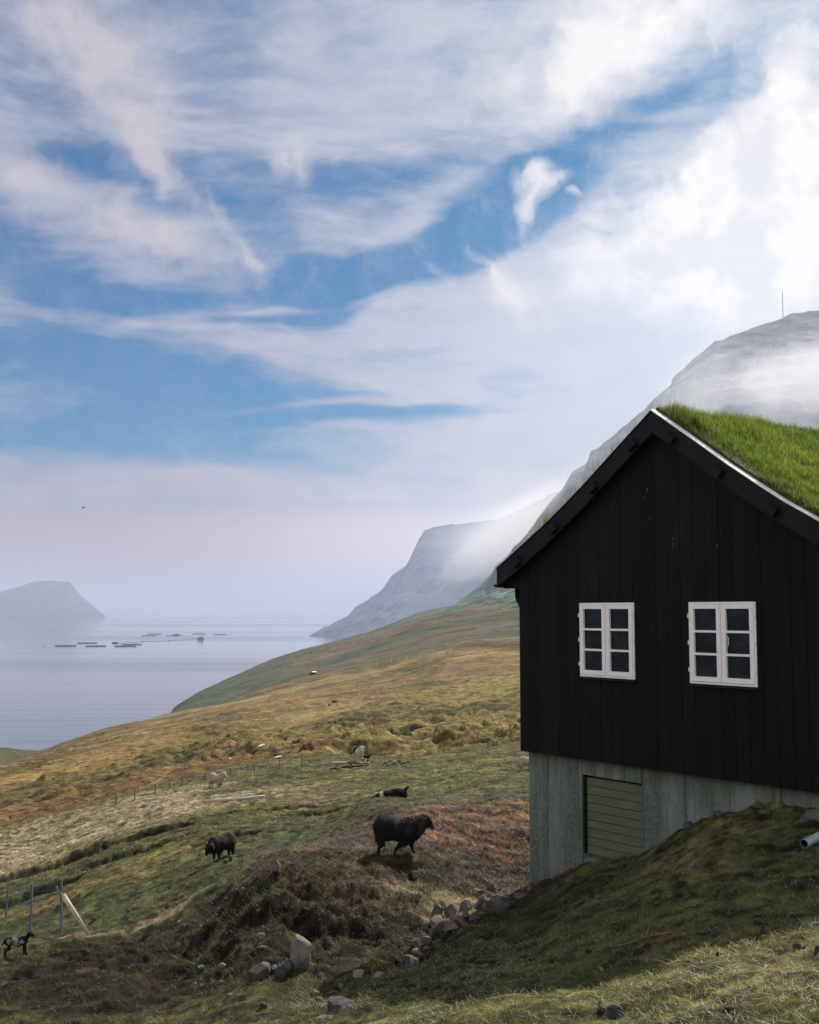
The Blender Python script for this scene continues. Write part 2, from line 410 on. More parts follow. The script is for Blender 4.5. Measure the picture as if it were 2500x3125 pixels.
# ------------------------------------------------------------------ terrain: control heights, (column px, [(distance, py) or (distance, None, z)])
CTRL = {
 -600: [(6,None,-2.9),(15,None,-5.6),(25,None,-7.4),(50,None,-12),(100,None,-22),(200,None,-40),(330,None,-60),(450,None,-84),(900,None,-110)],
 0:    [(15.5,3125),(19.5,2915),(27,2800),(32,2700),(38,2620),(50,2535),(60,2545),(80,2480),(120,2400),(180,2350),(260,2352),(340,2338),(520,2300),(610,2291),(680,None,-82),(1000,None,-110)],
 160:  [(15.2,3125),(20,2880),(25,2800),(40,2580),(52,2490),(62,2498),(90,2420),(150,2340),(240,2297),(300,2300),(600,2296),(660,None,-80)],
 320:  [(15,3125),(18,2950),(20.5,2860),(23,2780),(26,2700),(31,2620),(36,2550),(45,2480),(53,2440),(62,2450),(80,2400),(120,2340),(200,2280),(330,2245),(400,2238),(520,None,-82),(900,None,-110)],
 480:  [(14.3,3125),(17.5,2950),(21,2810),(24,2700),(30,2590),(40,2480),(54,2400),(64,2410),(110,2310),(220,2240),(380,2208),(440,2203),(560,2204),(780,2199),(840,None,-80)],
 575:  [(560,2190),(760,2160),(960,2130),(1050,None,-84)],
 640:  [(13.5,3125),(16.5,2950),(19.5,2800),(21.5,2700),(24,2640),(29,2540),(40,2450),(48,2404),(60,2360),(68,2368),(85,2330),(110,2280),(170,2220),(300,2190),(480,2172),(560,2176),(640,2160),(800,2132),(1000,2100),(1120,None,-84)],
 800:  [(12.6,3125),(15.2,2960),(17.2,2830),(18.8,2700),(20.5,2630),(23,2610),(29,2520),(40,2430),(52,2360),(60,2328),(68,2338),(85,2300),(120,2273),(135,2276),(180,2215),(300,2150),(500,2108),(580,2110),(800,2075),(1100,2033),(1300,None,-84)],
 1000: [(11,3150),(14,3050),(15.5,2950),(17,2850),(18,2720),(19,2640),(20.5,2590),(24,2565),(30,2500),(36,2450),(44,2400),(55,2340),(61,2312),(68,2325),(78,2300),(100,2250),(130,2208),(170,2196),(190,2205),(230,2165),(380,2100),(560,2056),(620,2058),(800,2025),(1150,1977),(1300,None,-60),(1500,None,-90)],
 1120: [(10.3,3140),(13,3040),(15.5,2935),(17,2830),(18.3,2720),(19.3,2640),(21,2580),(26,2450),(28.5,2452),(36,2425),(48,2365),(61,2310),(68,2325),(80,2290),(110,2220),(190,2158),(210,2164),(380,2090),(560,2028),(620,2030),(1050,1937)],
 1250: [(9.8,3125),(12,3050),(14.6,2962),(15.6,2960),(16.6,2900),(17.8,2780),(19.8,2615),(22,2530),(27,2440),(30,2455),(38,2412),(50,2345),(61,2318),(68,2330),(85,2270),(120,2195),(215,2130),(240,2134),(380,2060),(520,1995),(570,1996),(800,1945),(1000,1898),(1300,1888)],
 1420: [(9.8,3090),(12,2990),(15.5,2850),(16.8,2835),(17.8,2790),(19,2720),(21,2600),(25,2450),(33,2395),(46,2340),(62,2290),(70,2300),(100,2215),(225,2095),(250,2100),(350,2030),(480,1958),(530,1959),(900,1867),(1200,1850)],
 1600: [(9.5,3100),(12,2960),(15,2860),(18,2760),(19.3,2722),(20,2712),(21,2650),(24.5,2450),(33,2380),(45,2342),(62,2275),(70,2280),(100,2205),(230,2068),(260,2075),(330,2030),(450,1948),(500,1950),(900,1850),(1200,1800)],
 1800: [(9.2,3125),(11.2,2955),(14,2800),(17,2680),(18.6,2637),(20.5,2600),(26,2450),(40,2350),(62,2250),(100,2180),(240,2040),(450,1930),(900,1800)],
 1950: [(9,3125),(11,2925),(13.8,2745),(16.2,2655),(17.75,2622),(20,2570)],
 2100: [(8.6,3125),(10.8,2900),(13.5,2710),(15.2,2605),(17.0,2526),(20,2400),(40,2300),(100,2120),(240,1990),(450,1890),(900,1700)],
 2300: [(8.3,3125),(10.6,2870),(13.5,2650),(16.0,2474),(19,2400)],
 2500: [(8,3125),(10.3,2860),(13,2640),(15.2,2478),(18,2360),(40,2230),(100,2050),(240,1930),(450,1820),(900,1550)],
 3100: [(8,3080),(13,2580),(18,2330),(40,2160),(100,1980),(240,1850),(450,1700),(900,1300)],
}
_cp = []
for px, lst in CTRL.items():
    for e in lst:
        if len(e) == 2:
            tx, tz = ray(px, e[1]); x, y, z = tx*e[0], e[0], tz*e[0]
        else:
            tx = (px-1250)/F; x, y, z = tx*e[0], e[0], e[2]
        r = math.hypot(x, y); _cp.append((math.atan2(x, y), math.log(r), z / r))
for a in (-.6,-.35,-.15,0,.15,.35,.6):
    for r, z in ((1.0,-1.68),(2.5,-1.9),(5.0,-2.45)): _cp.append((a, math.log(r), (z + .35*a*r*.5)/r))
_cp = np.array(_cp)
KA = 2.4
def tps(r2): return .5 * r2 * np.log(r2 + 1e-12)
_X = np.stack([_cp[:,0]*KA, _cp[:,1]], 1)
_n = len(_X)
_D = ((_X[:,None,:]-_X[None,:,:])**2).sum(-1)
_A = np.zeros((_n+3,_n+3)); _A[:_n,:_n] = tps(_D) + np.eye(_n)*2e-4
_A[:_n,_n] = 1; _A[:_n,_n+1:] = _X; _A[_n,:_n] = 1; _A[_n+1:,:_n] = _X.T
_W = np.linalg.solve(_A, np.concatenate([_cp[:,2], [0,0,0]]))
def base_slope(az, lr):
    az = np.clip(az, -.62, .62)
    out = np.empty(az.shape).reshape(-1); af = (az*KA).reshape(-1); lf = lr.reshape(-1)
    for i in range(0, len(out), 60000):
        a = af[i:i+60000]; l = lf[i:i+60000]
        d = (a[:,None]-_X[None,:,0])**2 + (l[:,None]-_X[None,:,1])**2
        out[i:i+60000] = tps(d) @ _W[:_n] + _W[_n] + _W[_n+1]*a + _W[_n+2]*l
    return out.reshape(az.shape)

def wpt(px, py, d):
    tx, _ = ray(px, py); return tx*d, d
def blob(x, y, px, py, d, rx, ry, rot=0, soft=1.0):
    "1 inside an ellipse of ground (metres) centred where the photo shows (px,py) at distance d"
    cx, cy_ = wpt(px, py, d); c, s = math.cos(R(rot)), math.sin(R(rot))
    u = ((x-cx)*c + (y-cy_)*s)/rx; v = (-(x-cx)*s + (y-cy_)*c)/ry
    return np.clip(1.5 - (u*u+v*v)*soft, 0, 1)
# eroded turf scars: (px, py, d, rx, ry, rot, depth)
SCARS = [(190,2592,33,1.5,.8,20,.40),(385,2545,33.5,.8,.5,12,.45),(480,2545,33.5,1.1,.6,10,.45),(440,2600,30.5,1.6,.7,0,.22),(100,2660,29,1.2,.6,10,.3),(20,2665,33,1.1,.6,0,.35),(700,2555,27.5,.9,.6,0,.2),
         (1265,2880,15.9,.45,.35,0,.28),(850,2470,35,2.2,.5,8,.30),(1000,2478,33,1.3,.45,0,.32),(1100,2472,30,1.0,.5,15,.3)]
def height(x, y):
    r = np.hypot(x, y) + 1e-6; az = np.arctan2(x, y); lr = np.log(r)
    s = base_slope(az, lr)
    back = sstep(np.abs(az), .75, 2.2)
    s = s*(1-back) + back*(-.12)
    z = s * r
    near = 1 - sstep(r, 40, 90)
    # turf lumps close by, hummocks further off, broad folds far away
    z = z + near * (.05*fbm(x*1.6, y*1.6, 3, 1) + .025*fbm(x*6, y*6, 3, 5))
    az_ = az; px = 1250 + F*np.tan(np.clip(az,-1.2,1.2))
    bank = np.exp(-(((x - (-1.6))/2.6)**2 + ((y - 17.2)/1.9)**2)) + .8*np.exp(-(((x+4.2)/2.0)**2 + ((y-19.2)/1.6)**2))
    z = z + bank * (.22*fbm(x*1.5, y*1.5, 3, 11) + .20*(ridge(x*1.9, y*2.6, 4, 15)-.6) + .09*fbm(x*6, y*6, 4, 17, .6))
    z = z + sstep(r, 13, 20)*near * (.05*(ridge(x*1.2, y*2.2, 3, 19)-.55) + .03*fbm(x*5, y*5, 3, 18, .6))
    z = z + near*(.035*(ridge(x*3.2, y*3.2, 4, 20)-.55) + .02*fbm(x*9, y*9, 3, 22, .6))
    mid = sstep(r, 58, 75) * (1 - sstep(r, 240, 420))
    wob = ridge(x*.11 + .3*fbm(x*.05, y*.05, 2, 3), y*.16, 3, 21)
    hb = np.exp(-((lr - math.log(92))/.34)**2)
    hum = ridge(x*.34 + .6*fbm(x*.2, y*.2, 2, 33), y*.26, 5, 31) - .55
    z = z + mid * (.9*(wob - .55)) + hb * (2.0*hum) * (.35 + .65*sstep(px, 300, 900))
    z = z + mid * (.30*fbm(x*.7, y*.7, 4, 25, .6) + .55*(ridge(x*.22, y*.30, 4, 27)-.55))
    terr = sstep(r, 62, 85)*(1-sstep(r, 420, 560))
    z = z + terr * .85*(ridge(z*.42 + .5*fbm(x*.03, y*.03, 2, 45), (x*.6+y*.8)*.022, 4, 46)-.55)
    fld = (1-near) * (1-mid)
    z = z + sstep(r, 25, 45) * near * .22*fbm(x*.35, y*.35, 3, 41)
    z = z + sstep(r, 250, 450) * (2.2*fbm(x*.02, y*.02, 4, 51) + .9*(ridge(x*.05, y*.035, 4, 55)-.55) + 3.5*(ridge(x*.009+.002*y, y*.006, 3, 57)-.5)*sstep(r, 380, 620)*sstep(px, 700, 1000))
    for (px_, py_, d_, rx, ry, rot, dep) in SCARS:
        m = r < 60
        if m.any():
            b = blob(x, y, px_, py_, d_, rx, ry, rot)
            b = sstep(b + .55*fbm(x*1.9, y*2.6, 4, 61, .6), .3, 1.0)
            z = z - b * dep
    return z
def H1(x, y): return float(height(np.array([float(x)]), np.array([float(y)]))[0])
def place(px, py, d, lo=.72, hi=1.4):
    "where the sight line of the photo pixel meets the ground near distance d"
    tx, tz = ray(px, py)
    ds = np.linspace(d*lo, d*hi, 260)
    g = height(tx*ds, ds) - tz*ds
    best = None
    for i in range(len(ds)-1):
        if g[i] < 0 <= g[i+1]:
            k = ds[i] - g[i]*(ds[i+1]-ds[i])/(g[i+1]-g[i])
            if best is None or abs(k-d) < abs(best-d): best = k
    if best is None: best = ds[np.argmin(np.abs(g) + .02*np.abs(ds-d))]
    return Vector((tx*best, best, H1(tx*best, best)))

def ground_colour(x, y, z):
    r = np.hypot(x, y); az = np.arctan2(x, y); px = 1250 + F*np.tan(np.clip(az, -1.2, 1.2)); lr = np.log(r)
    n1 = fbm(x*.9, y*.9, 4, 71); n2 = fbm(x*3.5, y*3.5, 4, 75); n3 = fbm(x*.12, y*.12, 4, 79)
    nf = fbm(x*14, y*14, 2, 83)
    C = lambda *c: np.array(c)[None, :]
    def mixc(a, b, w): return a + (b - a) * w[..., None]
    green = C(.056,.062,.022); dgreen = C(.024,.033,.013); straw = C(.20,.165,.085); olive = C(.105,.095,.032)
    soil = C(.028,.019,.012); dirt = C(.085,.052,.033); orange = C(.19,.092,.048); tan = C(.23,.18,.115)
    gold = C(.205,.145,.052); brown = C(.135,.085,.038); yg = C(.135,.125,.042); moss = C(.17,.17,.03)
    c = np.repeat(green, x.size, 0).reshape(*x.shape, 3)
    c = mixc(c, dgreen, sstep(n2, -.1, .5)); c = mixc(c, olive, sstep(n1 + .5*n2, 0, .6)*.8)
    near = 1 - sstep(r, 52, 70)
    # yellowish turf on the mound, dark soil on the bank with shade put into its colour
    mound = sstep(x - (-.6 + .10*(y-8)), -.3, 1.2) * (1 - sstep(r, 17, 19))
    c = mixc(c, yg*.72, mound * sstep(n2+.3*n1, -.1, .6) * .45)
    c = c * (1 + .22*mound[..., None])  # turf colour raised to lighten the mound where the house shades it
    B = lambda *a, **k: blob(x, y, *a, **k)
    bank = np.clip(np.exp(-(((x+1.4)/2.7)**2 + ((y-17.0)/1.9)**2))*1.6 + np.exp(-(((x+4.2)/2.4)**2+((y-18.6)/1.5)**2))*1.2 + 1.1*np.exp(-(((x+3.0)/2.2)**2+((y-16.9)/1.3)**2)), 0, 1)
    c = c * (1 - .48*bank[..., None])  # grazing shade of the bank darkened into the ground colour
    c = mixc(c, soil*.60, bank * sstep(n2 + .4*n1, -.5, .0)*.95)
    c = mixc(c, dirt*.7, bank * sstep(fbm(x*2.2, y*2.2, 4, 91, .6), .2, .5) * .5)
    # trodden dirt platform round the big sheep
    plat = np.clip(B(1300,2560,21.2,2.6,3.6,0) + B(1150,2620,19.8,2.0,1.5,0), 0, 1)
    plat = sstep(plat + .3*n1, .15, .7)
    c = mixc(c, mixc(np.repeat(dirt*.75,x.size,0).reshape(*x.shape,3), soil*1.7, sstep(n2,-.2,.4)), plat*.85)
    gp = np.clip(B(1180,2620,19.5,1.4,.7,0) + .6*B(1500,2520,22.5,.9,.6,0), 0, 1)
    c = mixc(c, green*.9, gp*sstep(n2,-.5,.3)*.7)
    op = np.clip(B(1470,2500,23.2,2.1,2.0,15) + .7*B(1350,2560,22.0,1.2,1.3,0) + .75*B(1020,2560,20.6,.75,.5,0), 0, 1)
    op = sstep(op + .55*n1 + .2*n2, .35, .95)
    c = mixc(c, orange*1.25, op*.95*sstep(fbm(x*5,y*9,4,95,.65), -.25, .3))
    tp = np.clip(B(1330,2720,18.2,1.1,.7,0) + .8*B(1290,2740,17.9,.6,.4,0) , 0, 1)
    c = mixc(c, tan*.85, sstep(tp + .5*n1+.2*n2, .3, .95)*.75)
    # left field
    lf = B(60,2570,42,10,9,10)
    c = mixc(c, tan*1.2, sstep(lf+.35*n1, .1, .9)*.85)
    c = mixc(c, tan*.8, sstep(B(1060,2405,38,3.6,1.5,10)+.4*n1, .4, 1)*.8)
    c = mixc(c, gold*.8, sstep(B(250,2720,27,4.2,1.0,8)+.5*n1, .4, 1.0)*.7)
    c = mixc(c, tan*.8, sstep(B(330,2845,21.0,2.0,.35,10)+.3*n1, .4, 1.0)*.7)
    c = mixc(c, moss, sstep(B(455,2635,28.5,1.1,.45,10)+.4*n2, .4, 1.0)*.8)
    c = mixc(c, moss*.7, sstep(B(1180,2955,15.2,.35,.25,0)+.4*n2, .4, 1.0)*.8)
    c = mixc(c, dgreen*1.0, sstep(B(840,2400,48,1.6,6,-20)+.3*n1, .4, 1.0)*.9)
    lfield = sstep(r, 26, 34)*near
    c = mixc(c, olive*1.15, lfield*sstep(n1+.4*n2+.3*n3, -.25, .5)*.75)
    c = mixc(c, tan*.7, lfield*sstep(fbm(x*.5,y*.5,3,97)+.3*n2, .25, .7)*.5)
    for (px_, py_, d_, rx, ry, rot, dep) in SCARS:
        b = sstep(blob(x, y, px_, py_, d_, rx, ry, rot) + .55*fbm(x*1.9, y*2.6, 4, 61, .6), .35, .8)
        c = mixc(c, soil*.55, b*.97)
    # hillsides beyond the fence
    hill = 1 - near
    hc = np.repeat(brown, x.size, 0).reshape(*x.shape, 3)
    m2 = fbm(x*.06, y*.10, 4, 101); m3 = fbm(x*.5, y*.9, 4, 105)
    hc = mixc(hc, gold, sstep(m2 + .5*m3, -.3, .4)*.85)
    hc = mixc(hc, olive*.85, sstep(fbm(x*.04, y*.07, 4, 107)+.3*m3, .0, .5)*.75)
    # the near knoll is yellow-green and hummocky
    knoll = sstep(px + 900*(lr-math.log(95)), 700, 1050) * (1 - sstep(lr - .0006*(px-1000), math.log(195), math.log(225)))
    hc = mixc(hc, yg*.95, knoll*.8*sstep(m3, -.7, .4))
    hc = mixc(hc, brown*.9, knoll*sstep(fbm(x*.3, y*.3, 4, 109), .05, .5)*.6)
    hb = np.exp(-((lr - math.log(90))/.22)**2)
    hc = mixc(hc, dgreen*.9, hb*sstep(-(ridge(x*.34 + .6*fbm(x*.2, y*.2, 2, 33), y*.26, 5, 31)-.55), -.02, .14)*.8)
    hc = mixc(hc, soil*1.6, sstep(fbm(x*.35, y*.8, 5, 111, .6), .22, .5)*.6)
    hc = mixc(hc, dgreen*1.3, sstep(fbm(x*.05, y*.16, 4, 113), .22, .45)*.6)
    hc = mixc(hc, tan*1.0, sstep(fbm(x*.25, y*.6, 4, 115), .28, .5)*.45)
    far = sstep(r, 500, 640) * sstep(px, -200, 300) + sstep(px*-1, -250, 100)*sstep(r, 290, 330)
    gg = C(.060,.076,.044); gg2 = C(.125,.098,.064); green2 = C(.058,.095,.045)
    fc = np.repeat(gg, x.size, 0).reshape(*x.shape, 3)
    f1 = fbm(x*.012+y*.004, y*.010, 4, 121)
    fc = mixc(fc, gg2, sstep(f1, -.25, .3)*sstep(px, 650, 1000)); fc = mixc(fc, green2, sstep(fbm(x*.006, y*.009, 3, 125), .05, .4)*.7)
    fc = mixc(fc, soil*2.0, sstep(fbm(x*.05+y*.02, y*.03, 4, 127), .25, .55)*.55)
    fc = fc * (1 + .5*np.clip(fbm(x*.03+y*.012, y*.022, 5, 129, .65), -.8, .8))[..., None]
    hc = mixc(hc, C(.19,.17,.075), sstep(B(930,2112,430,70,26,25)+.3*m2, .45, .9)*.7)
    rs = sstep(r, 420, 520) * sstep(px, 1000, 1300)
    hc = mixc(hc, fc, np.clip(np.maximum(far, rs), 0, 1))
    hc = hc * np.array([[.98,.98,.84]])
    hc = hc * (1 + .55*np.clip(fbm(x*.9, y*1.8, 4, 117, .65), -.8, .8)*(1-sstep(r, 260, 520)))[..., None]
    hc = mixc(hc, soil*1.2, sstep(fbm(x*.22, y*.75, 5, 119, .65), .30, .48)*.6*(1-sstep(r, 350, 550)))
    hc = mixc(hc, olive*.8, sstep(-px, -260, 100)*sstep(r, 290, 330)*.7)
    tz_ = ridge(z*.42, (x*.6+y*.8)*.022, 4, 47)-.55
    hc = hc * (1 + 1.3*np.clip(tz_, -.35, .3)*sstep(r, 62, 85)*(1-sstep(r, 420, 560)))[..., None]
    c = mixc(c, hc, hill)
    # bare dark rock at the waterline
    c = mixc(c, C(.035,.034,.032), sstep(-z, -SEA-7, -SEA-3) * sstep(r, 380, 420))
    cl = fbm(x*4.5, y*4.5, 4, 87, .65)
    c = c * (1 + .35*nf[..., None]*near[..., None]) * (1 + near*(np.clip(cl*1.6, -.72, .6)))[..., None]
    c = mixc(c, soil*.6, near*sstep(fbm(x*2.6, y*2.6, 4, 89, .65), .33, .55)*.7)
    return np.clip(c, .004, 1)

# ------------------------------------------------------------------ ground sheet: a fan around the viewer, finer nearby
def build_ground():
    a_f = np.arange(-29.0, 29.001, .062)
    a_c = np.concatenate([np.arange(30, 60, 1.5), np.arange(60, 180.1, 6)])
    az = np.radians(np.concatenate([-a_c[::-1], a_f, a_c]))
    r = np.concatenate([[.05], np.geomspace(.5, 7, 26)[:-1], np.geomspace(7, 75, 620)[:-1], np.geomspace(75, 1500, 760)])
    Rr, Az = np.meshgrid(r, az, indexing='ij')
    x = Rr*np.sin(Az); y = Rr*np.cos(Az)
    z = height(x, y)
    edge = sstep(Rr, 1300, 1500); z = z*(1-edge) + edge*(SEA-30)
    # a plain cut for the house footprint stays hidden under the building
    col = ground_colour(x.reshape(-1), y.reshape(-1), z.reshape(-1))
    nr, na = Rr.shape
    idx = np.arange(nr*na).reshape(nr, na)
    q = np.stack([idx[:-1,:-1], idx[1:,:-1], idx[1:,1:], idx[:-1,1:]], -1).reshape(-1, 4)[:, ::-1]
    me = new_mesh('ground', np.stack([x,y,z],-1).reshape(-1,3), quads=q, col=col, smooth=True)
    m, t, b = principled('turf', (.1,.1,.05), .95, .1)
    a = t.node('ShaderNodeVertexColor', layer_name='Col')
    tc = t.node('ShaderNodeTexCoord'); o = tc.outputs['Object']
    ln = t.node('ShaderNodeVectorMath', operation='LENGTH'); t.l.new(o, ln.inputs[0])
    n1 = t.noise(o, 30, 4, .7); n2 = t.noise(t.map(o, scale=(1,1,1)), 7, 5, .7); n3 = t.noise(t.map(o, scale=(.8,1.6,1)), 1.3, 5, .68); n4 = t.noise(t.map(o, scale=(.6,1.3,1)), .16, 6, .7)
    wn = t.smooth(ln.outputs[1], 12, 45, 1, 0); wf = t.smooth(ln.outputs[1], 150, 450, 0, 1)
    nm = t.math('MULTIPLY_ADD', t.math('SUBTRACT', n1, .5), wn, t.math('SUBTRACT', n2, .5))
    nm = t.math('ADD', nm, t.math('MULTIPLY', t.math('SUBTRACT', n3, .5), t.smooth(ln.outputs[1], 20, 70, .5, 1.6)))
    nm = t.math('ADD', nm, t.math('MULTIPLY', t.math('SUBTRACT', n4, .5), t.math('MULTIPLY', wf, 1.6)))
    f = t.smooth(nm, -.42, .42, .30, 1.75)
    cc = t.node('ShaderNodeCombineXYZ'); [t.l.new(f, cc.inputs[i]) for i in range(3)]
    t.l.new(t.mix(1.0, a.outputs[0], cc.outputs[0], 'MULTIPLY'), b.inputs['Base Color'])
    bp1 = t.node('ShaderNodeBump'); bp1.inputs['Strength'].default_value = .8; bp1.inputs['Distance'].default_value = .06
    t.l.new(t.math('ADD', n1, n2), bp1.inputs['Height'])
    bp2 = t.node('ShaderNodeBump'); bp2.inputs['Strength'].default_value = .75; bp2.inputs['Distance'].default_value = .55
    t.l.new(t.math('MULTIPLY', n3, t.smooth(ln.outputs[1], 25, 80)), bp2.inputs['Height']); t.l.new(bp1.outputs[0], bp2.inputs['Normal'])
    bp3 = t.node('ShaderNodeBump'); bp3.inputs['Strength'].default_value = .7; bp3.inputs['Distance'].default_value = 5
    t.l.new(t.math('MULTIPLY', n4, wf), bp3.inputs['Height']); t.l.new(bp2.outputs[0], bp3.inputs['Normal'])
    t.l.new(bp3.outputs[0], b.inputs['Normal'])
    o = link('ground', me, m); tag(o, 'grassy hillside with trodden earth and brown moorland falling to the sea', None, None, 'structure')
build_ground()

# ------------------------------------------------------------------ water
def build_water():
    m, t, b = principled('water', (.06,.075,.095), .12, .5)
    b.inputs['IOR'].default_value = 1.33
    tc = t.node('ShaderNodeTexCoord'); o = tc.outputs['Object']
    w = t.noise(t.map(o, rot=(0,0,R(8)), scale=(.35,1,1)), .05, 5, .62)
    w2 = t.noise(t.map(o, rot=(0,0,R(-5)), scale=(.12,1,1)), .012, 4, .6)
    calm = t.noise(t.map(o, rot=(0,0,R(3)), scale=(.18,1,1)), .0011, 4, .55)
    h = t.math('MULTIPLY_ADD', w2, 2.2, w)
    bp = t.node('ShaderNodeBump'); bp.inputs['Distance'].default_value = 3.0
    t.l.new(t.smooth(calm, .40, .60, .05, .16), bp.inputs['Strength']); t.l.new(h, bp.inputs['Height'])
    t.l.new(bp.outputs[0], b.inputs['Normal'])
    t.l.new(t.smooth(calm, .42, .62, .06, .16), b.inputs['Roughness'])
    n = 96; vs = [(0,0,SEA)]; rs = [300, 700, 1500, 4000, 12000, 30000]
    for r in rs:
        for k in range(n): vs.append((r*math.cos(2*math.pi*k/n), r*math.sin(2*math.pi*k/n), SEA))
    fs = [(0, 1+k, 1+(k+1)%n) for k in range(n)]
    for i in range(len(rs)-1):
        fs += [(1+i*n+k, 1+(i+1)*n+k, 1+(i+1)*n+(k+1)%n, 1+i*n+(k+1)%n) for k in range(n)]
    tag(link('water', new_mesh('water', vs, faces=fs), m), 'calm pale fjord water reaching the horizon', None, None, 'structure')
build_water()

# ------------------------------------------------------------------ mountains
def lerp_list(pts, n):
    pts = np.array(pts, float); seg = np.r_[0, np.cumsum(np.linalg.norm(np.diff(pts[:, :3], axis=0), axis=1))]
    u = np.linspace(0, seg[-1], n); return np.stack([np.interp(u, seg, pts[:, k]) for k in range(pts.shape[1])], 1)
def mountain(name, label, top_px, foot_px, nu, nv, colf, amp, prof, mat, back=600, seed=200, jag=3.0):
    top = lerp_list([tuple(P(*p)) for p in top_px], nu); foot = lerp_list([tuple(P(*p)) for p in foot_px], nu)
    v = np.linspace(0, 1, nv)
    vb = np.linspace(0, 1, 24)[1:]
    pr = np.array([prof(k) for k in v])
    X = foot[:,None,:2]*(1-v[None,:,None]) + top[:,None,:2]*v[None,:,None]
    Z = foot[:,None,2] + (top[:,None,2]-foot[:,None,2])*pr[None,:]
    x, y = X[...,0], X[...,1]
    w = (np.sin(np.pi*np.clip(v,0,1))[None,:]*.9 + .1) * np.clip(np.arange(nu)/(nu*.16), .12, 1)[:,None]
    s = 1/amp[1]
    Z = Z + w*amp[0]*(ridge(x*s+.3*y*s, y*s*.5, 5, seed)-.55)*2 + w*amp[0]*.3*fbm(x*s*6, y*s*6, 4, seed+9)
    band = np.sin(Z/amp[2]*2*np.pi + 2*fbm(x*s, y*s, 2, seed+3))
    Z = Z + w*amp[0]*.10*band
    jg = jag*fbm(np.arange(nu)*.09, np.zeros(nu), 5, seed+20, .6)
    Z = Z + (v[None,:]**3)*jg[:,None]
    d = top[:,:2]-foot[:,:2]; d = d/np.linalg.norm(d,axis=1)[:,None]
    XB = top[:,None,:2] + d[:,None,:]*vb[None,:,None]*back
    ZB = Z[:,-1][:,None] + (SEA-20-Z[:,-1][:,None])*vb[None,:]**1.3
    x = np.concatenate([x, XB[...,0]],1); y = np.concatenate([y, XB[...,1]],1); Z = np.concatenate([Z, ZB],1)
    col = colf(x, y, Z)
    n0, n1 = x.shape; idx = np.arange(n0*n1).reshape(n0, n1)
    q = np.stack([idx[:-1,:-1], idx[1:,:-1], idx[1:,1:], idx[:-1,1:]], -1).reshape(-1,4)
    me = new_mesh(name, np.stack([x,y,Z],-1).reshape(-1,3), quads=q, col=col.reshape(-1,3), smooth=True)
    return tag(link(name, me, mat), label, None, None, 'structure')
M['rock_hill'] = vcol('rock_hill', .95, .1, .03, .5, 1.0, 14)
def colG(x, y, z):
    c = np.ones(x.shape+(3,))*np.array([.075,.072,.055])
    def mx(c, k, w): return c + (np.array(k)-c)*w[...,None]
    c = mx(c, (.06,.105,.045), 1 - sstep(z + 25*fbm(x*.01,y*.01,4,301), 20, 95))
    c = mx(c, (.022,.024,.028), sstep(fbm(x*.012, y*.02, 5, 305, .65)+.3*np.sin(z*.22+3*fbm(x*.01,y*.01,3,306)), .0, .35)*sstep(z, 30, 110))
    c = mx(c, (.10,.09,.06), sstep(fbm(x*.02, y*.02, 4, 309), .1, .5)*.6)
    return c
def profG(v): return v**1.25
mountain('mountain', 'steep mountainside rising behind the house into drifting mist',
  [(1279,1892,1120),(1343,1862,1150),(1417,1823,1190),(1481,1774,1240),(1520,1744,1270),(1600,1640,1350),(1709,1499,1450),(1746,1444,1460),(1793,1413,1480),(1802,1381,1485),(1834,1365,1490),(1844,1349,1495),(1885,1318,1500),
   (1923,1286,1510),(1960,1253,1520),(1978,1235,1530),(2025,1193,1540),(2048,1170,1545),(2052,1156,1550),(2094,1119,1560),(2117,1096,1565),(2145,1077,1570),(2168,1054,1575),(2178,1042,1578),(2210,1033,1580),(2229,1022,1580),(2266,1008,1585),(2340,982,1590),(2396,964,1590),(2419,952,1590),(2470,947,1590),(2500,945,1590),(2900,930,1580),(3600,1000,1560)],
  [(1240,1930,960),(1400,1895,900),(1583,1880,820),(1900,1880,740),(2500,1850,640),(3600,1700,560)], 800, 200, colG, (26, 130, 34), profG, M['rock_hill'], 500, 200, 3.0)
def colF(x, y, z):
    c = np.ones(x.shape+(3,))*np.array([.045,.058,.060])
    def mx(c, k, w): return c + (np.array(k)-c)*w[...,None]
    c = mx(c, (.015,.018,.022), sstep(fbm(x*.006, y*.006, 5, 405, .65)+.35*np.sin(z*.12+2*fbm(x*.004,y*.004,3,406)), .0, .45))
    c = mx(c, (.08,.08,.055), sstep(fbm(x*.01, y*.01, 4, 409), .1, .5)*.6)
    c = mx(c, (.03,.032,.035), 1-sstep(z, SEA+3, SEA+16))
    return c
def profF(v): return .55*v**1.1 + .45*v**3 if v < 1 else 1.0
mountain('headland', 'hazy blue headland with a flat cliff top dropping to the fjord',
  [(940,1941,3700),(975,1922,3750),(1008,1907,3800),(1062,1877,3800),(1091,1848,3780),(1165,1803,3760),(1195,1759,3750),(1244,1724,3740),(1259,1690,3735),(1279,1646,3730),(1298,1616,3720),(1343,1606,3700),(1382,1600,3680),(1441,1596,3650),(1530,1580,3600),(1619,1542,3500),(1698,1503,3450),(2000,1480,3400)],
  [(938,1943,3560),(960,1952,3350),(1022,1969,2730),(1100,1985,2450),(1250,2000,2200),(1500,2010,2050),(2000,2010,2000)], 620, 190, colF, (30, 230, 60), profF, M['rock_hill'], 900, 230, 5.0)
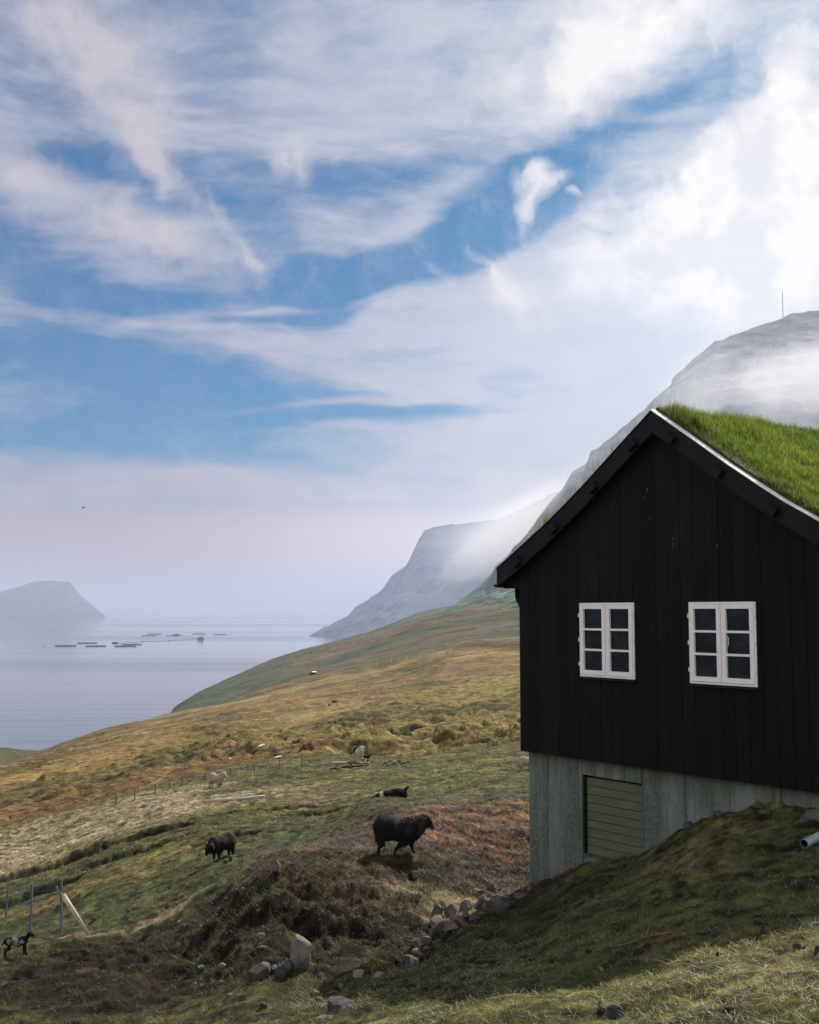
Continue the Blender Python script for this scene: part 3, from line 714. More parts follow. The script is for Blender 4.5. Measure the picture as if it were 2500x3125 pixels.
mountain('island', 'flat-topped blue island on the horizon at the left',
  [(-300,1850,12000),(-120,1822,12100),(0,1806,12100),(60,1790,12100),(110,1773,12100),(160,1772,12100),(213,1776,12100),(222,1788,12080),(240,1810,12050),(262,1830,12000),(285,1850,11950),(300,1862,11900),(316,1872,11880)],
  [(-320,1893,11000),(-120,1893,11000),(0,1893,11000),(110,1893,11000),(220,1893,11000),(290,1893,11100),(322,1892,11300)], 200, 60, colF, (12, 700, 90), lambda v: v**.8, M['rock_hill'], 1200, 260, 3.0)

# ------------------------------------------------------------------ house (local frame: x along the gable, y into the house, z up from eye level)
TH = .9367
hx, hy = 1.8707, 20.0
HL = 9.0
house = thing('house', 'black timber house with a grass turf roof on a concrete basement', 'house', (hx, hy, 0), -TH)
def hw(s, e, z=0):
    return Vector((hx + s*math.cos(TH) + e*math.sin(TH), hy - s*math.sin(TH) + e*math.cos(TH), z))
SM = 3.18; SR = 2*SM; WB = -2.345
QP = [(0,2.99),(.8,2.44),(1.4,2.02),(1.92,1.68),(2.3,1.44),(2.65,1.245),(3.15,.962),(3.6,.71)]
def ztop(s):
    return float(np.interp(abs(s-SM), [q for q,_ in QP], [z for _,z in QP]))
WIN = [(1.450, 2.622), (3.685, 4.857)]; WT, WBm = .132, -1.038
def build_house():
    # cladding: vertical boards with narrow gaps over a dark backing
    mb = MB(); nb = 27; bw = SR/nb
    edges = [i*bw for i in range(nb+1)]
    bandz = 0.39
    for i in range(nb):
        s0, s1 = edges[i]+.004, edges[i+1]-.004
        e0 = random.uniform(-.003, .003)
        top = max(ztop(s0), ztop(s1)) - .16
        segs = [(WB + random.uniform(-.004,.004), top)]
        for (a, b) in WIN:
            if s1 > a and s0 < b:
                segs = [(segs[0][0], WBm-.035), (WT+.002, top)]
                if s0 < a:      # board split beside the window
                    mb.box(s0, a-.002, e0, .03, WBm-.035, WT+.002)
                if s1 > b:
                    mb.box(b+.002, s1, e0, .03, WBm-.035, WT+.002)
        for z0, z1 in segs:
            hi0, hi1 = ztop(s0)-.1, ztop(s1)-.1
            if z1 == top: 
                mb.add([(s0,e0,z0),(s1,e0,z0),(s1,e0,hi1),(s0,e0,hi0),(s0,.03,z0),(s1,.03,z0),(s1,.03,hi1),(s0,.03,hi0)],
                       [(0,1,2,3),(5,4,7,6),(0,4,5,1),(1,5,6,2),(2,6,7,3),(3,7,4,0)])
            else: mb.box(s0, s1, e0, .03, z0, z1)
    # boards over the eave boxes left and right
    for s0, s1 in ((-.405,-.21),(-.202,-.004)):
        for mir in (0,1):
            a, b = (s0, s1) if not mir else (SR-s1, SR-s0)
            mb.add([(a,0,bandz),(b,0,bandz),(b,0,ztop(b)-.1),(a,0,ztop(a)-.1),(a,.03,bandz),(b,.03,bandz),(b,.03,ztop(b)-.1),(a,.03,ztop(a)-.1)],
                   [(0,1,2,3),(5,4,7,6),(0,4,5,1),(1,5,6,2),(2,6,7,3),(3,7,4,0)])
    mb.build('cladding', M['black_board'], house)
    # wall body behind the boards (front sheet with window holes, side and back walls)
    wb = MB()
    y0, y1 = .031, .16
    cuts = [0.0] + [v for w in WIN for v in w] + [SR]
    for k in range(len(cuts)-1):
        a, b = cuts[k], cuts[k+1]
        if (a, b) in WIN:
            wb.box(a, b, y0, y1, WB+.005, WBm)
            wb.add([(a,y0,WT),(b,y0,WT),(b,y0,ztop(b)-.12),(a,y0,ztop(a)-.12),(a,y1,WT),(b,y1,WT),(b,y1,ztop(b)-.12),(a,y1,ztop(a)-.12)],
                   [(0,1,2,3),(5,4,7,6),(0,4,5,1),(1,5,6,2),(2,6,7,3),(3,7,4,0)])
        else:
            mid = [a] + [s for s in (SM, SM-1.92, SM+1.92, SM-2.65, SM+2.65) if a < s < b] + [b]; mid.sort()
            for a2, b2 in zip(mid[:-1], mid[1:]):
                wb.add([(a2,y0,WB+.005),(b2,y0,WB+.005),(b2,y0,ztop(b2)-.12),(a2,y0,ztop(a2)-.12),(a2,y1,WB+.005),(b2,y1,WB+.005),(b2,y1,ztop(b2)-.12),(a2,y1,ztop(a2)-.12)],
                   [(0,1,2,3),(5,4,7,6),(0,4,5,1),(1,5,6,2),(2,6,7,3),(3,7,4,0)])
    wb.box(0, .15, y1, HL, WB+.005, .80); wb.box(SR-.15, SR, y1, HL, WB+.005, .80)
    wb.box(.15, SR-.15, HL-.15, HL, WB+.005, .80)
    wb.box(.15, SR-.15, y1, HL-.15, WB+.005, WB+.10)      # floor
    wb.box(-.40, -.002, .031, HL, bandz+.002, bandz+.10); wb.box(SR+.002, SR+.40, .031, HL, bandz+.002, bandz+.10)
    wb.build('wall', M['black_board'], house)
    # roof deck following the flared profile
    qs = [0,.4,.8,1.1,1.4,1.66,1.92,2.1,2.3,2.5,2.65,2.9,3.15,3.4,3.59]
    def prof(off, lo=0.0):
        L = [(SM-q, ztop(SM-q)+off) for q in qs[::-1]]; Rr = [(SM+q, ztop(SM+q)+off) for q in qs[1:]]
        return L + Rr
    def shell(o_top, o_bot, y0, y1, name, mat, smooth=False, noisef=None):
        top = prof(o_top); bot = prof(o_bot); v = []; f = []
        n = len(top)
        for (s, z) in top + bot: v.append((s, y0, z))
        for (s, z) in top + bot: v.append((s, y1, z))
        m2 = 2*n
        for i in range(n-1):
            f += [(i, i+1, m2+i+1, m2+i), (n+i+1, n+i, m2+n+i, m2+n+i+1), (i+1, i, n+i, n+i+1), (m2+i, m2+i+1, m2+n+i+1, m2+n+i)]
        f += [(0, m2, m2+n, n), (n-1, n+n-1, m2+n+n-1, m2+n-1)]
        return link(name, new_mesh(name, v, faces=f), mat, house)
    deck = shell(-.02, -.26, -.105, HL+.1, 'roof_deck', M['dark_trim'])
    shell(.07, -.018, -.03, HL+.05, 'turf', M['soil'])
    # verge boards left and right
    for nm, sg, lab in (('verge_board', -1, None), ('verge_board', 1, None)):
        mb = MB(); q2 = qs
        for a, b in zip(q2[:-1], q2[1:]):
            pa = [(SM+sg*a, ztop(SM+sg*a)), (SM+sg*b, ztop(SM+sg*b))]
            lo_a = ztop(SM+sg*a)-.325; lo_b = ztop(SM+sg*b)-(.325 if b < 3.2 else .325-.06*(b-3.15)/.45)
            x0, x1 = pa[0][0], pa[1][0]
            v = [(x0,-.15,lo_a),(x1,-.15,lo_b),(x1,-.15,pa[1][1]),(x0,-.15,pa[0][1]),(x0,-.107,lo_a),(x1,-.107,lo_b),(x1,-.107,pa[1][1]),(x0,-.107,pa[0][1])]
            mb.add(v, [(0,1,2,3),(5,4,7,6),(0,4,5,1),(2,6,7,3)] + ([(1,5,6,2)] if b == q2[-1] else []))
        mb.build(nm, M['dark_trim'], house)
    # metal flashing along the top of each verge
    for sg in (-1, 1):
        mb = MB()
        for a, b in zip(qs[:-1], qs[1:]):
            x0, x1 = SM+sg*a, SM+sg*b; z0, z1 = ztop(x0), ztop(x1)
            v = [(x0,-.165,z0+.003),(x1,-.165,z1+.003),(x1,-.035,z1+.003),(x0,-.035,z0+.003),(x0,-.165,z0+.022),(x1,-.165,z1+.022),(x1,-.035,z1+.022),(x0,-.035,z0+.022)]
            mb.add(v, [(0,1,2,3),(4,7,6,5),(0,4,5,1),(3,2,6,7),(0,3,7,4),(1,5,6,2)])
        mb.build('flashing', M['metal'] if sg > 0 else M['dark_trim'], house)
    # rafter ends poking through the verge boards
    for sg in (-1, 1):
        for q in (.38, 1.22, 2.12, 3.03):
            s = SM+sg*q; z = ztop(s)-.20; sl = math.atan2(ztop(s+.05)-ztop(s-.05), .1)
            mb = MB(); c, sn = math.cos(sl), math.sin(sl)
            pts = []
            for (u, w) in ((-.085,-.07),(.085,-.07),(.085,.06),(-.085,.06)): pts.append((s+u*c-w*sn, z+u*sn+w*c))
            mb.prism(pts, -.235, -.151)
            mb.build('rafter_end', M['dark_trim'], house)
    # gutters, fascia and downpipe
    for sg in (-1, 1):
        s = SM+sg*3.66; zg = .46
        mb = MB(); n = 8
        ring = [(s+.055*math.cos(math.pi+math.pi*k/n), zg+.055*math.sin(math.pi+math.pi*k/n)) for k in range(n+1)]
        inn = [(s+.048*math.cos(math.pi+math.pi*k/n), zg+.048*math.sin(math.pi+math.pi*k/n)) for k in range(n,-1,-1)]
        mb.prism(ring+inn, -.12, HL+.1)
        mb.build('gutter', M['dark_trim'], house)
        mb = MB(); mb.box(*( (s+.06, s+.085) if sg<0 else (s-.085, s-.06) ), -.10, HL+.1, .42, .70)
        mb.build('fascia', M['dark_trim'], house)
    mb = MB(); mb.tube([(-.30,.22,.42),(-.30,.22,.27),(-.285,.22,.20),(-.17,.22,.06),(-.085,.22,-.05),(-.06,.22,-.12),(-.06,.22,-2.2)], .040, 12)
    mb.build('downpipe', M['dark_trim'], house, smooth=True)
    # concrete basement with formwork joints and the recess of the hatch
    fo = MB(); cz0 = -6.0; ct = WB+.03; f0, f1 = .12, .35
    HS0, HS1, HZ0, HZ1 = 1.335, 2.60, -3.84, -2.60
    joints = [.075,.53,1.262,HS0,HS1,2.635,3.45,4.25,5.1,5.85,SR-.06]
    def panel(a, b, z0, z1, e): fo.box(a+.006, b-.006, f0+e, f1, z0, z1)
    for a, b in zip(joints[:-1], joints[1:]):
        e = random.uniform(-.004, .004)
        if a == HS0:
            mid = 2.255
            panel(a, mid, HZ1, ct, e); panel(mid, b, HZ1, ct, -e); panel(a, b, cz0, HZ0, e)
        else: panel(a, b, cz0, ct, e)
    fo.box(.078, HS0-.001, f0+.024, f1-.003, cz0, ct-.002)                      # bottom of the joints
    fo.box(HS1+.001, SR-.063, f0+.024, f1-.003, cz0, ct-.002)
    fo.box(HS0, HS1, f1-.004, f1+.10, cz0, ct-.003)
    fo.box(.078, .30, f1+.001, HL-.1, cz0, ct-.004); fo.box(SR-.30, SR-.064, f1+.101, HL-.1, cz0, ct-.004)
    fo.build('foundation', M['concrete'], house)
    # slatted hatch in the basement wall
    ha = MB()
    n = 9; hh = (HZ1-HZ0-.045)/n
    for k in range(n):
        z0 = HZ0+.01+k*hh
        ha.add([(HS0+.04,f0+.062,z0),(HS1-.005,f0+.062,z0),(HS1-.005,f0+.072,z0+hh-.010),(HS0+.04,f0+.072,z0+hh-.010),
                (HS0+.04,f0+.10,z0),(HS1-.005,f0+.10,z0),(HS1-.005,f0+.10,z0+hh-.010),(HS0+.04,f0+.10,z0+hh-.010)],
               [(0,1,2,3),(5,4,7,6),(0,4,5,1),(1,5,6,2),(2,6,7,3),(3,7,4,0)])
    h = ha.build('hatch', M['hatch'], house); h['label'] = 'olive slatted hatch in the concrete basement wall'
    hf = MB(); hf.box(HS0+.002, HS0+.036, f0+.02, f0+.11, HZ0+.003, HZ1-.003); hf.box(HS0+.04, HS1-.004, f0+.10, f0+.13, HZ0+.003, HZ1-.003)
    hf.build('hatch_frame', M['dark_trim'], h)
    sl = MB(); sl.box(HS0+.003, HS1-.003, f0-.02, f0+.06, HZ0-.03, HZ0+.006); sl.build('hatch_sill', M['stone_grey'], h)
    # windows: each a frame, two casements with three panes, sill
    for wi, (a, b) in enumerate(WIN):
        fr = MB(); y0, y1 = -.012, .09; fw = .028
        fr.box(a+.003, a+fw, y0, y1, WBm+.003, WT-.003); fr.box(b-fw, b-.003, y0, y1, WBm+.003, WT-.003)
        fr.box(a+fw, b-fw, y0, y1, WT-fw, WT-.003); fr.box(a+fw, b-fw, y0, y1, WBm+.003, WBm+fw+.008)
        mc = (a+b)/2; fr.box(mc-.010, mc+.010, y0, y1, WBm+fw+.008, WT-fw)
        w = fr.build('window', M['white_paint'], house)
        w['label'] = ('left' if wi == 0 else 'right') + ' white six-pane window in the black gable'
        for (c0, c1) in ((a+fw+.003, mc-.013), (mc+.013, b-fw-.003)):
            cs = MB(); z0, z1 = WBm+fw+.011, WT-fw-.003; e0, e1 = -.026, .05; sw = .068
            cs.box(c0, c0+sw, e0, e1, z0, z1); cs.box(c1-sw, c1, e0, e1, z0, z1)
            cs.box(c0+sw, c1-sw, e0, e1, z1-sw, z1); cs.box(c0+sw, c1-sw, e0, e1, z0, z0+sw)
            ph = (z1-z0-2*sw)/3
            for k in (1, 2):
                zc = z0+sw+k*ph; cs.box(c0+sw, c1-sw, e0+.004, e1-.006, zc-.016, zc+.016)
            cs.build('casement', M['white_paint'], w)
            gl = MB(); gl.box(c0+sw-.004, c1-sw+.004, .012, .020, z0+sw-.004, z1-sw+.004); gl.build('pane', M['glass'], w)
        if wi == 1:
            hd = MB(); hx0 = mc+.013+sw+.035; hd.tube([(hx0,-.03,-.36),(hx0+.02,-.035,-.38),(hx0+.02,-.035,-.47),(hx0+.005,-.03,-.49)], .006, 6)
            hd.build('handle', M['metal'], w)
        si = MB(); si.add([(a-.03,-.055,WBm-.035),(b+.03,-.055,WBm-.035),(b+.03,.05,WBm-.02),(a-.03,.05,WBm-.02),(a-.03,-.055,WBm-.022),(b+.03,-.055,WBm-.022),(b+.03,.05,WBm+.001),(a-.03,.05,WBm+.001)],
                          [(0,3,2,1),(4,5,6,7),(0,1,5,4),(1,2,6,5),(2,3,7,6),(3,0,4,7)])
        si.build('sill', M['dark_trim'], w)
        for zc in (WT-.20, (WT+WBm)/2, WBm+.2):
            for (x0, x1) in ((a-.008, a+.006), (b-.006, b+.008)):
                hg = MB(); hg.box(x0, x1, -.030, -.014, zc-.03, zc+.03); hg.build('hinge', M['metal'], w)
    # pale droppings on the boards
    for (s, z, l, w_) in ((2.93,1.83,.05,.02),(2.87,1.72,.03,.006),(2.97,1.40,.05,.01),(3.42,.98,.07,.012),(3.42,1.06,.05,.008),(4.22,.93,.05,.02),(4.29,1.15,.02,.008),(3.0,-.22,.03,.01),(4.55,1.9,.05,.008)):
        dp = MB(); pts = []
        for k in range(7):
            a = 2*math.pi*k/7; rr = random.uniform(.6,1.2); pts.append((s + .5*w_*rr*math.cos(a)+ .3*w_*math.sin(a), z + .5*l*rr*math.sin(a)))
        dp.prism(pts, -.0075 if z < 1.85 else -.154, -.0045 if z < 1.85 else -.151)
        dp.build('bird_dropping', M['stone_pale'], house)
    return qs
QS = build_house()

# ------------------------------------------------------------------ blades
def blade_mesh(base, h, w, lean, az, col, flat=None, seg=2):
    """base (N,3); curved tapering blades. flat: 0 upright .. 1 lying"""
    n = len(base)
    dx, dy = np.cos(az), np.sin(az)          # lean direction
    wx, wy = -dy, dx
    ts = np.linspace(0, 1, seg+1)
    V = []
    for k, t in enumerate(ts):
        horiz = lean*(t**1.6)*h; up = h*t*np.sqrt(np.clip(1-(lean*.75)**2, .05, 1))
        cx = base[:,0]+dx*horiz; cy_ = base[:,1]+dy*horiz; cz = base[:,2]+up
        if k < seg:
            hwid = w*.5*(1-.55*t)
            V.append(np.stack([cx-wx*hwid, cy_-wy*hwid, cz],1)); V.append(np.stack([cx+wx*hwid, cy_+wy*hwid, cz],1))
        else: V.append(np.stack([cx, cy_, cz],1))
    nv = len(V); co = np.stack(V, 1).reshape(-1, 3)
    b = np.arange(n)*nv
    quads = [np.stack([b+2*k, b+2*k+1, b+2*k+3, b+2*k+2],1) for k in range(seg-1)]
    tris = np.stack([b+2*(seg-1), b+2*(seg-1)+1, b+nv-1],1)
    c = np.repeat(col, nv, 0)
    return co, (np.concatenate(quads) if quads else None), tris, c

def inside_house(x, y, m=.1):
    dx = x-hx; dy = y-hy
    s = dx*math.cos(TH) - dy*math.sin(TH); e = dx*math.sin(TH) + dy*math.cos(TH)
    return (s > .07-m) & (e > .12-m) & (s < SR) & (e < HL)

def build_grass():
    parts = []
    def scatter(N, lnr0, lnr1, pxl, pxr, gamma=1.0):
        lr = lnr0 + (lnr1-lnr0)*rng.random(N)**gamma; r = np.exp(lr)
        px = pxl + (pxr-pxl)*rng.random(N); az = np.arctan((px-1250)/F)
        x = r*np.sin(az); y = r*np.cos(az)
        k = ~inside_house(x, y, .02)
        return x[k], y[k], r[k]
    def tint(x, y, z, straw_p, dark=1.0):
        c = ground_colour(x, y, z); n = len(x)
        lum = c.mean(1, keepdims=True)
        g = np.array([[.088,.106,.034]]) * (.5 + 1.0*rng.random((n,1)))
        s = np.array([[.38,.33,.18]]) * (.55 + .7*rng.random((n,1)))
        bl = c*(.7+.9*rng.random((n,1)))
        isS = rng.random(n) < straw_p
        out = .45*g + .55*bl
        out[isS] = s[isS]
        out[~isS] = out[~isS]*np.clip(.55+1.3*(lum[~isS]/.055), .5, 1.15)
        return out, isS
    # near slope
    for (N, l0, l1, pa, pb, h0, h1, w0, sp) in (
        (430000, math.log(7.0), math.log(21), 850, 2750, .014, .042, .0042, .08),
        (240000, math.log(12.), math.log(34), -120, 1250, .018, .045, .007, .07),
        (150000, math.log(30.), math.log(75), -120, 1750, .03, .07, .018, .10)):
        x, y, r = scatter(N, l0, l1, pa, pb)
        z = height(x, y)
        # fewer blades on bare soil
        cc = ground_colour(x, y, z); keep = rng.random(len(x)) < np.clip((cc.mean(1)-.018)*28, .12, 1)
        for (px_, py_, d_, rx, ry, rot, dep) in SCARS:
            keep &= rng.random(len(x)) > 1.3*sstep(blob(x, y, px_, py_, d_, rx, ry, rot), .25, .8)
        clump = fbm(x*2.3, y*2.3, 3, 501)
        keep &= rng.random(len(x)) < np.clip(.55 + clump, .15, 1)
        x, y, z, r = x[keep], y[keep], z[keep], r[keep]
        col, isS = tint(x, y, z, sp)
        n = len(x)
        h = h0 + (h1-h0)*rng.random(n); h = h*(1 + .6*np.clip(fbm(x*1.1, y*1.1, 2, 505), -.5, 1))
        h = np.where(isS, h*1.9, h); w = w0*(.6+.7*rng.random(n))*np.where(isS, .75, 1)
        lean = np.where(isS, .75+.5*rng.random(n), .25+.7*rng.random(n))
        parts.append(blade_mesh(np.stack([x,y,z-.004],1), h, w, lean, rng.random(n)*2*np.pi, col, seg=2))
    # long pale stalks lying about on the near slope
    x, y, r = scatter(34000, math.log(7.0), math.log(19), 900, 2750); z = height(x, y)+.012
    n = len(x); col = np.array([[.42,.36,.21]])*(.5+.8*rng.random((n,1)))
    k = rng.random(n) < np.clip(.35+fbm(x*1.2, y*1.2, 3, 511)*.9, .05, 1); x, y, z, col = x[k], y[k], z[k], col[k]; n = len(x)
    parts.append(blade_mesh(np.stack([x,y,z],1), .03+.065*rng.random(n), .0042*np.ones(n), 1.15+.3*rng.random(n), rng.random(n)*2*np.pi, col, seg=3))
    # tufts of longer grass and moss clumps on the eroded bank
    N = 1500; bx = -2.2 + rng.normal(0, 2.4, N); by = 17.6 + rng.normal(0, 1.7, N)
    k = (fbm(bx*1.4, by*1.4, 3, 521) > -.05) & ~inside_house(bx, by, .3); bx, by = bx[k], by[k]
    M_ = 16; x = np.repeat(bx, M_) + rng.normal(0, .05, len(bx)*M_); y = np.repeat(by, M_) + rng.normal(0, .05, len(bx)*M_); z = height(x, y)
    n = len(x); tone = np.repeat(rng.random(len(bx)), M_)[:,None]
    col = (np.array([[.035,.055,.014]])*(1-tone) + np.array([[.075,.075,.024]])*tone)*(.5+.9*rng.random((n,1)))
    parts.append(blade_mesh(np.stack([x,y,z-.01],1), .035+.05*rng.random(n), .009*np.ones(n), .5+.7*rng.random(n), rng.random(n)*2*np.pi, col, seg=2))
    # straw litter on the trodden platform
    cx, cy_ = wpt(1380, 2560, 21.5)
    N = 30000; x = cx + rng.normal(0, 1.9, N); y = cy_ + rng.normal(0, 2.1, N)
    k = ~inside_house(x, y, .02); x, y = x[k], y[k]; z = height(x, y)+.008; n = len(x)
    cc = ground_colour(x, y, z); col = cc*(.6+1.1*rng.random((n,1)))
    parts.append(blade_mesh(np.stack([x,y,z],1), .04+.08*rng.random(n), .010*np.ones(n), 1.1+.3*rng.random(n), rng.random(n)*2*np.pi, col, seg=2))
    co, qd, tr, cl = [], [], [], []; off = 0
    for (a, q, t3, c) in parts:
        co.append(a); cl.append(c)
        if q is not None: qd.append(q+off)
        tr.append(t3+off); off += len(a)
    me = new_mesh('grass', np.concatenate(co), quads=np.concatenate(qd), tris=np.concatenate(tr), col=np.concatenate(cl))
    tag(link('grass', me, M['blade']), 'short green turf with pale dry stalks on the near slopes', 'grass', None, 'stuff')
build_grass()

def build_roof_grass():
    N = 190000
    e = -.05 + (HL*.85)*rng.random(N)**1.3
    side = rng.random(N) < .80
    q = 3.55*rng.random(N)
    s = np.where(side, SM+q, SM-q)
    kl = side | (e < 1.2); s, e, q, side = s[kl], e[kl], q[kl], side[kl]
    ez = np.interp(q, [a for a,_ in QP], [b for _,b in QP]) + .065
    n = len(s)
    clump = fbm(s*1.7, e*1.7, 3, 601); cl2 = fbm(s*6, e*6, 3, 605)
    h = (.05+.09*rng.random(n))*(1+.7*np.clip(clump,-.6,1)+.4*cl2)
    h = np.where(e < .25, h*.75, h)
    h = np.where(~side & (e < .5), h*1.7*(1+.8*np.clip(cl2, -.5, 1)), h)
    tuft = np.exp(-(((s-SM-.42)/.30)**2 + ((e-.25)/.35)**2)); h = h*(1+1.3*tuft) 
    k = rng.random(n) < np.clip(.45+.8*clump+.5*cl2+.8*np.clip(e*.6,0,1), .2, 1)
    k &= side | (rng.random(n) < .6)
    s, e, ez, h = s[k], e[k], ez[k], h[k]; n = len(s); clump = clump[k]
    g = np.array([[.155,.24,.030]])*(.4+.95*rng.random((n,1)))
    y = np.array([[.32,.36,.06]])*(.6+.6*rng.random((n,1)))
    dk = np.array([[.10,.085,.04]])*(.5+.6*rng.random((n,1)))
    tone = fbm(s*.9, e*.9, 3, 611)[:,None]; g = g*np.array([[1-.0,1,1]])*(1+.5*np.clip(tone,-.7,.7)); g[:,0:1] *= 1+.35*np.clip(tone,-.6,.8)
    u = rng.random((n,1)); col = np.where(u < .16, y, g); edge = (e < .22)[:,None] & (rng.random((n,1)) < .45); col = np.where((u > .90) | edge, dk*1.6, col)
    co, qd, tr, cl = blade_mesh(np.stack([s,e,ez],1), h, .006*(.6+.7*rng.random(n)), .15+.55*rng.random(n), rng.random(n)*2*np.pi, col, seg=2)
    me = new_mesh('roof_grass', co, quads=qd, tris=tr, col=cl)
    o = link('roof_grass', me, M['roof_blade'], house); o['kind'] = 'stuff'; o['label'] = 'lush bright green grass growing on the roof'
build_roof_grass()

# ------------------------------------------------------------------ stones
def stone_mesh(name, sx, sy, sz, seed, flat=0.75, cuts=9, sub=3):
    import bmesh
    rs = np.random.default_rng(seed)
    bm = bmesh.new(); bmesh.ops.create_icosphere(bm, subdivisions=sub, radius=1.0)
    pl = []
    for k in range(cuts):
        d = rs.normal(size=3); d /= np.linalg.norm(d); pl.append((d, rs.uniform(flat*.72, flat*1.1)))
    for v in bm.verts:
        p = np.array(v.co)
        for d, o in pl:
            t = p @ d
            if t > o: p = p - d*(t-o)
        q = p*3.0 + seed
        p = p*(1 + .05*math.sin(q[0]*1.7+q[1])+.035*math.sin(q[2]*3.1+q[0]*2.3))
        v.co = (p[0]*sx, p[1]*sy, p[2]*sz)
    me = bpy.data.meshes.new(name); bm.to_mesh(me); bm.free()
    me.polygons.foreach_set('use_smooth', np.zeros(len(me.polygons), dtype=bool))
    return me
PXM = lambda d: d/F      # metres per photo pixel at distance d
def stone(px, py, d, wpx, hpx, mat, label, group=None, name='stone', seed=None, sink=.25, rot=None, flat=.75):
    p = place(px, py + hpx*.30, d); k = PXM(p.y)
    seed = seed if seed is not None else int(px*7+py)
    me = stone_mesh(name, wpx*k*.5/.9, wpx*k*.42/.9, hpx*k*.55/.9, seed, flat, sub=3 if wpx < 50 else 4)
    o = link(name, me, M[mat]); o.location = (p.x, p.y, p.z + hpx*k*.5*(1-2*sink*.6))
    o.rotation_euler = (random.uniform(-.2,.2), random.uniform(-.2,.2), random.uniform(0, 6.28)) if rot is None else rot
    return tag(o, label, 'stone', group)

def boulder(name, label, outline, front, base_d, thick, mat, side=None):
    """angular boulder standing on the bank: outline and near facets measured in the photo, real depth `thick`"""
    by = max(p[1] for p in outline); bx = sum(p[0] for p in outline)/len(outline)
    d = place(bx, by - 6, base_d).y + thick*.45
    c = P(bx, sum(p[1] for p in outline)/len(outline), d)
    import bmesh
    bm = bmesh.new()
    for (px, py) in outline:
        w = P(px, py, d) - c
        bm.verts.new(w); bm.verts.new(Vector((w.x*.7+.02, w.y + thick*.55, w.z*.72)))
    for (px, py, dy) in front: bm.verts.new(P(px, py, d - dy) - c)
    bm.verts.new(Vector((0, 0, -.22*thick/.3)))
    bmesh.ops.convex_hull(bm, input=bm.verts)
    bmesh.ops.delete(bm, geom=[v for v in bm.verts if not v.link_faces], context='VERTS')
    bmesh.ops.bevel(bm, geom=list(bm.edges), offset=.006, segments=1, affect='EDGES')
    me = bpy.data.meshes.new(name); bm.to_mesh(me); bm.free()
    o = link(name, me, M[mat]); o.location = c
    return tag(o, label, 'boulder')
boulder('boulder', 'tall pale grey angular boulder standing upright on the earth bank', [(901,2848),(918,2856),(943,2876),(951,2884),(948,2925),(945,2958),(925,2972),(897,2968),(886,2935),(885,2895),(893,2868)],
        [(907,2866,.10),(908,2888,.13),(912,2915,.14),(920,2930,.12),(944,2925,.06),(940,2890,.05)], 16.3, .30, 'stone_light')
boulder('boulder', 'dark flat-topped angular rock lowest in the clump left of the tall boulder', [(753,2966),(772,2952),(797,2938),(820,2944),(826,2965),(820,2992),(795,3000),(765,2990)], [(765,2966,.08),(782,2974,.14),(785,2995,.12),(815,2950,.08)], 15.6, .32, 'stone_dark')
boulder('boulder', 'small rounded grey rock wedged between two dark rocks', [(822,2950),(834,2944),(843,2952),(842,2972),(835,2982),(822,2978)], [(832,2960,.07)], 15.6, .16, 'stone_grey')
boulder('boulder', 'dark wedge-shaped rock below the squarish grey rock', [(847,2946),(853,2944),(858,2962),(874,2974),(866,2995),(838,2998),(841,2972)], [(855,2970,.08)], 15.5, .20, 'stone_dark')
boulder('boulder', 'squarish grey rock leaning against the foot of the tall boulder', [(855,2942),(876,2928),(893,2943),(888,2962),(880,2974),(862,2964)], [(866,2945,.07),(878,2958,.08)], 15.8, .2, 'stone_grey')

ROW = [(1335,2772,32,28,'stone_grey'),(1372,2778,38,34,'stone_brown'),(1425,2768,40,34,'stone_grey'),(1462,2768,30,32,'stone_brown'),(1495,2762,28,36,'stone_dark'),(1528,2760,46,40,'stone_grey'),
       (1480,2745,26,18,'stone_brown'),(1513,2738,26,18,'stone_dark'),(1548,2740,24,18,'stone_grey'),(1508,2712,40,24,'stone_grey'),(1456,2722,36,20,'stone_pale'),(1475,2738,24,16,'stone_brown'),
       (1418,2795,32,20,'stone_brown'),(1450,2798,34,22,'stone_dark'),(1395,2808,42,22,'stone_brown'),(1330,2812,52,20,'stone_brown'),(1345,2832,34,40,'stone_dark'),(1378,2832,44,30,'stone_brown'),
       (1322,2846,18,34,'stone_grey'),(1305,2868,30,26,'stone_grey'),(1336,2886,32,28,'stone_dark'),(1270,2875,30,20,'stone_dark'),(1270,2905,34,18,'stone_brown'),(1302,2895,26,16,'stone_brown'),
       (1446,2812,30,14,'stone_dark'),(1420,2820,22,16,'stone_dark'),(1560,2755,26,16,'stone_dark'),(1590,2735,40,18,'stone_grey'),(1290,2925,24,18,'stone_dark'),(1470,2790,22,16,'stone_brown')]
ROWL = ['large grey stone at the left end of the row, on its upper edge','reddish squarish stone right beside the large grey one at the left','broad grey stone midway along the stone row','peaked brown stone just right of the broad grey one','narrow dark stone left of the biggest grey stone','biggest rough grey stone in the upper stone row',
 'small brown stone above the peaked brown stone','dark stone on top of the biggest grey stone','grey stone above and right of the biggest one','grey domed stone alone above the row nearest the house','pale flat stone alone above the middle of the row','small brown stone under the pale flat stone',
 'orange-topped brown stone below the broad grey stone','low dark stone under the peaked brown stone','flat brown stone in the middle of the row where it turns down','long flat brown stone at the lip of the gully hollow','tall dark stone at the right rim of the gully hollow','wide pale brown stone right of the tall dark one',
 'upright narrow pale stone on the rim of the hollow','pointed grey stone below the upright narrow one','dark block half buried in turf below the hollow','low dark stone left of the pointed grey one','rusty brown stone at the lower end of the row','small reddish stone just below the pointed grey stone',
 'dark crumbly stone under the reddish squarish stone','small dark stone below the orange-topped stone','small dark stone at the right end of the row','grey stone at the right end of the row against the house corner','small dark stone lowest in the row','small brown stone between the peaked and the biggest stones']
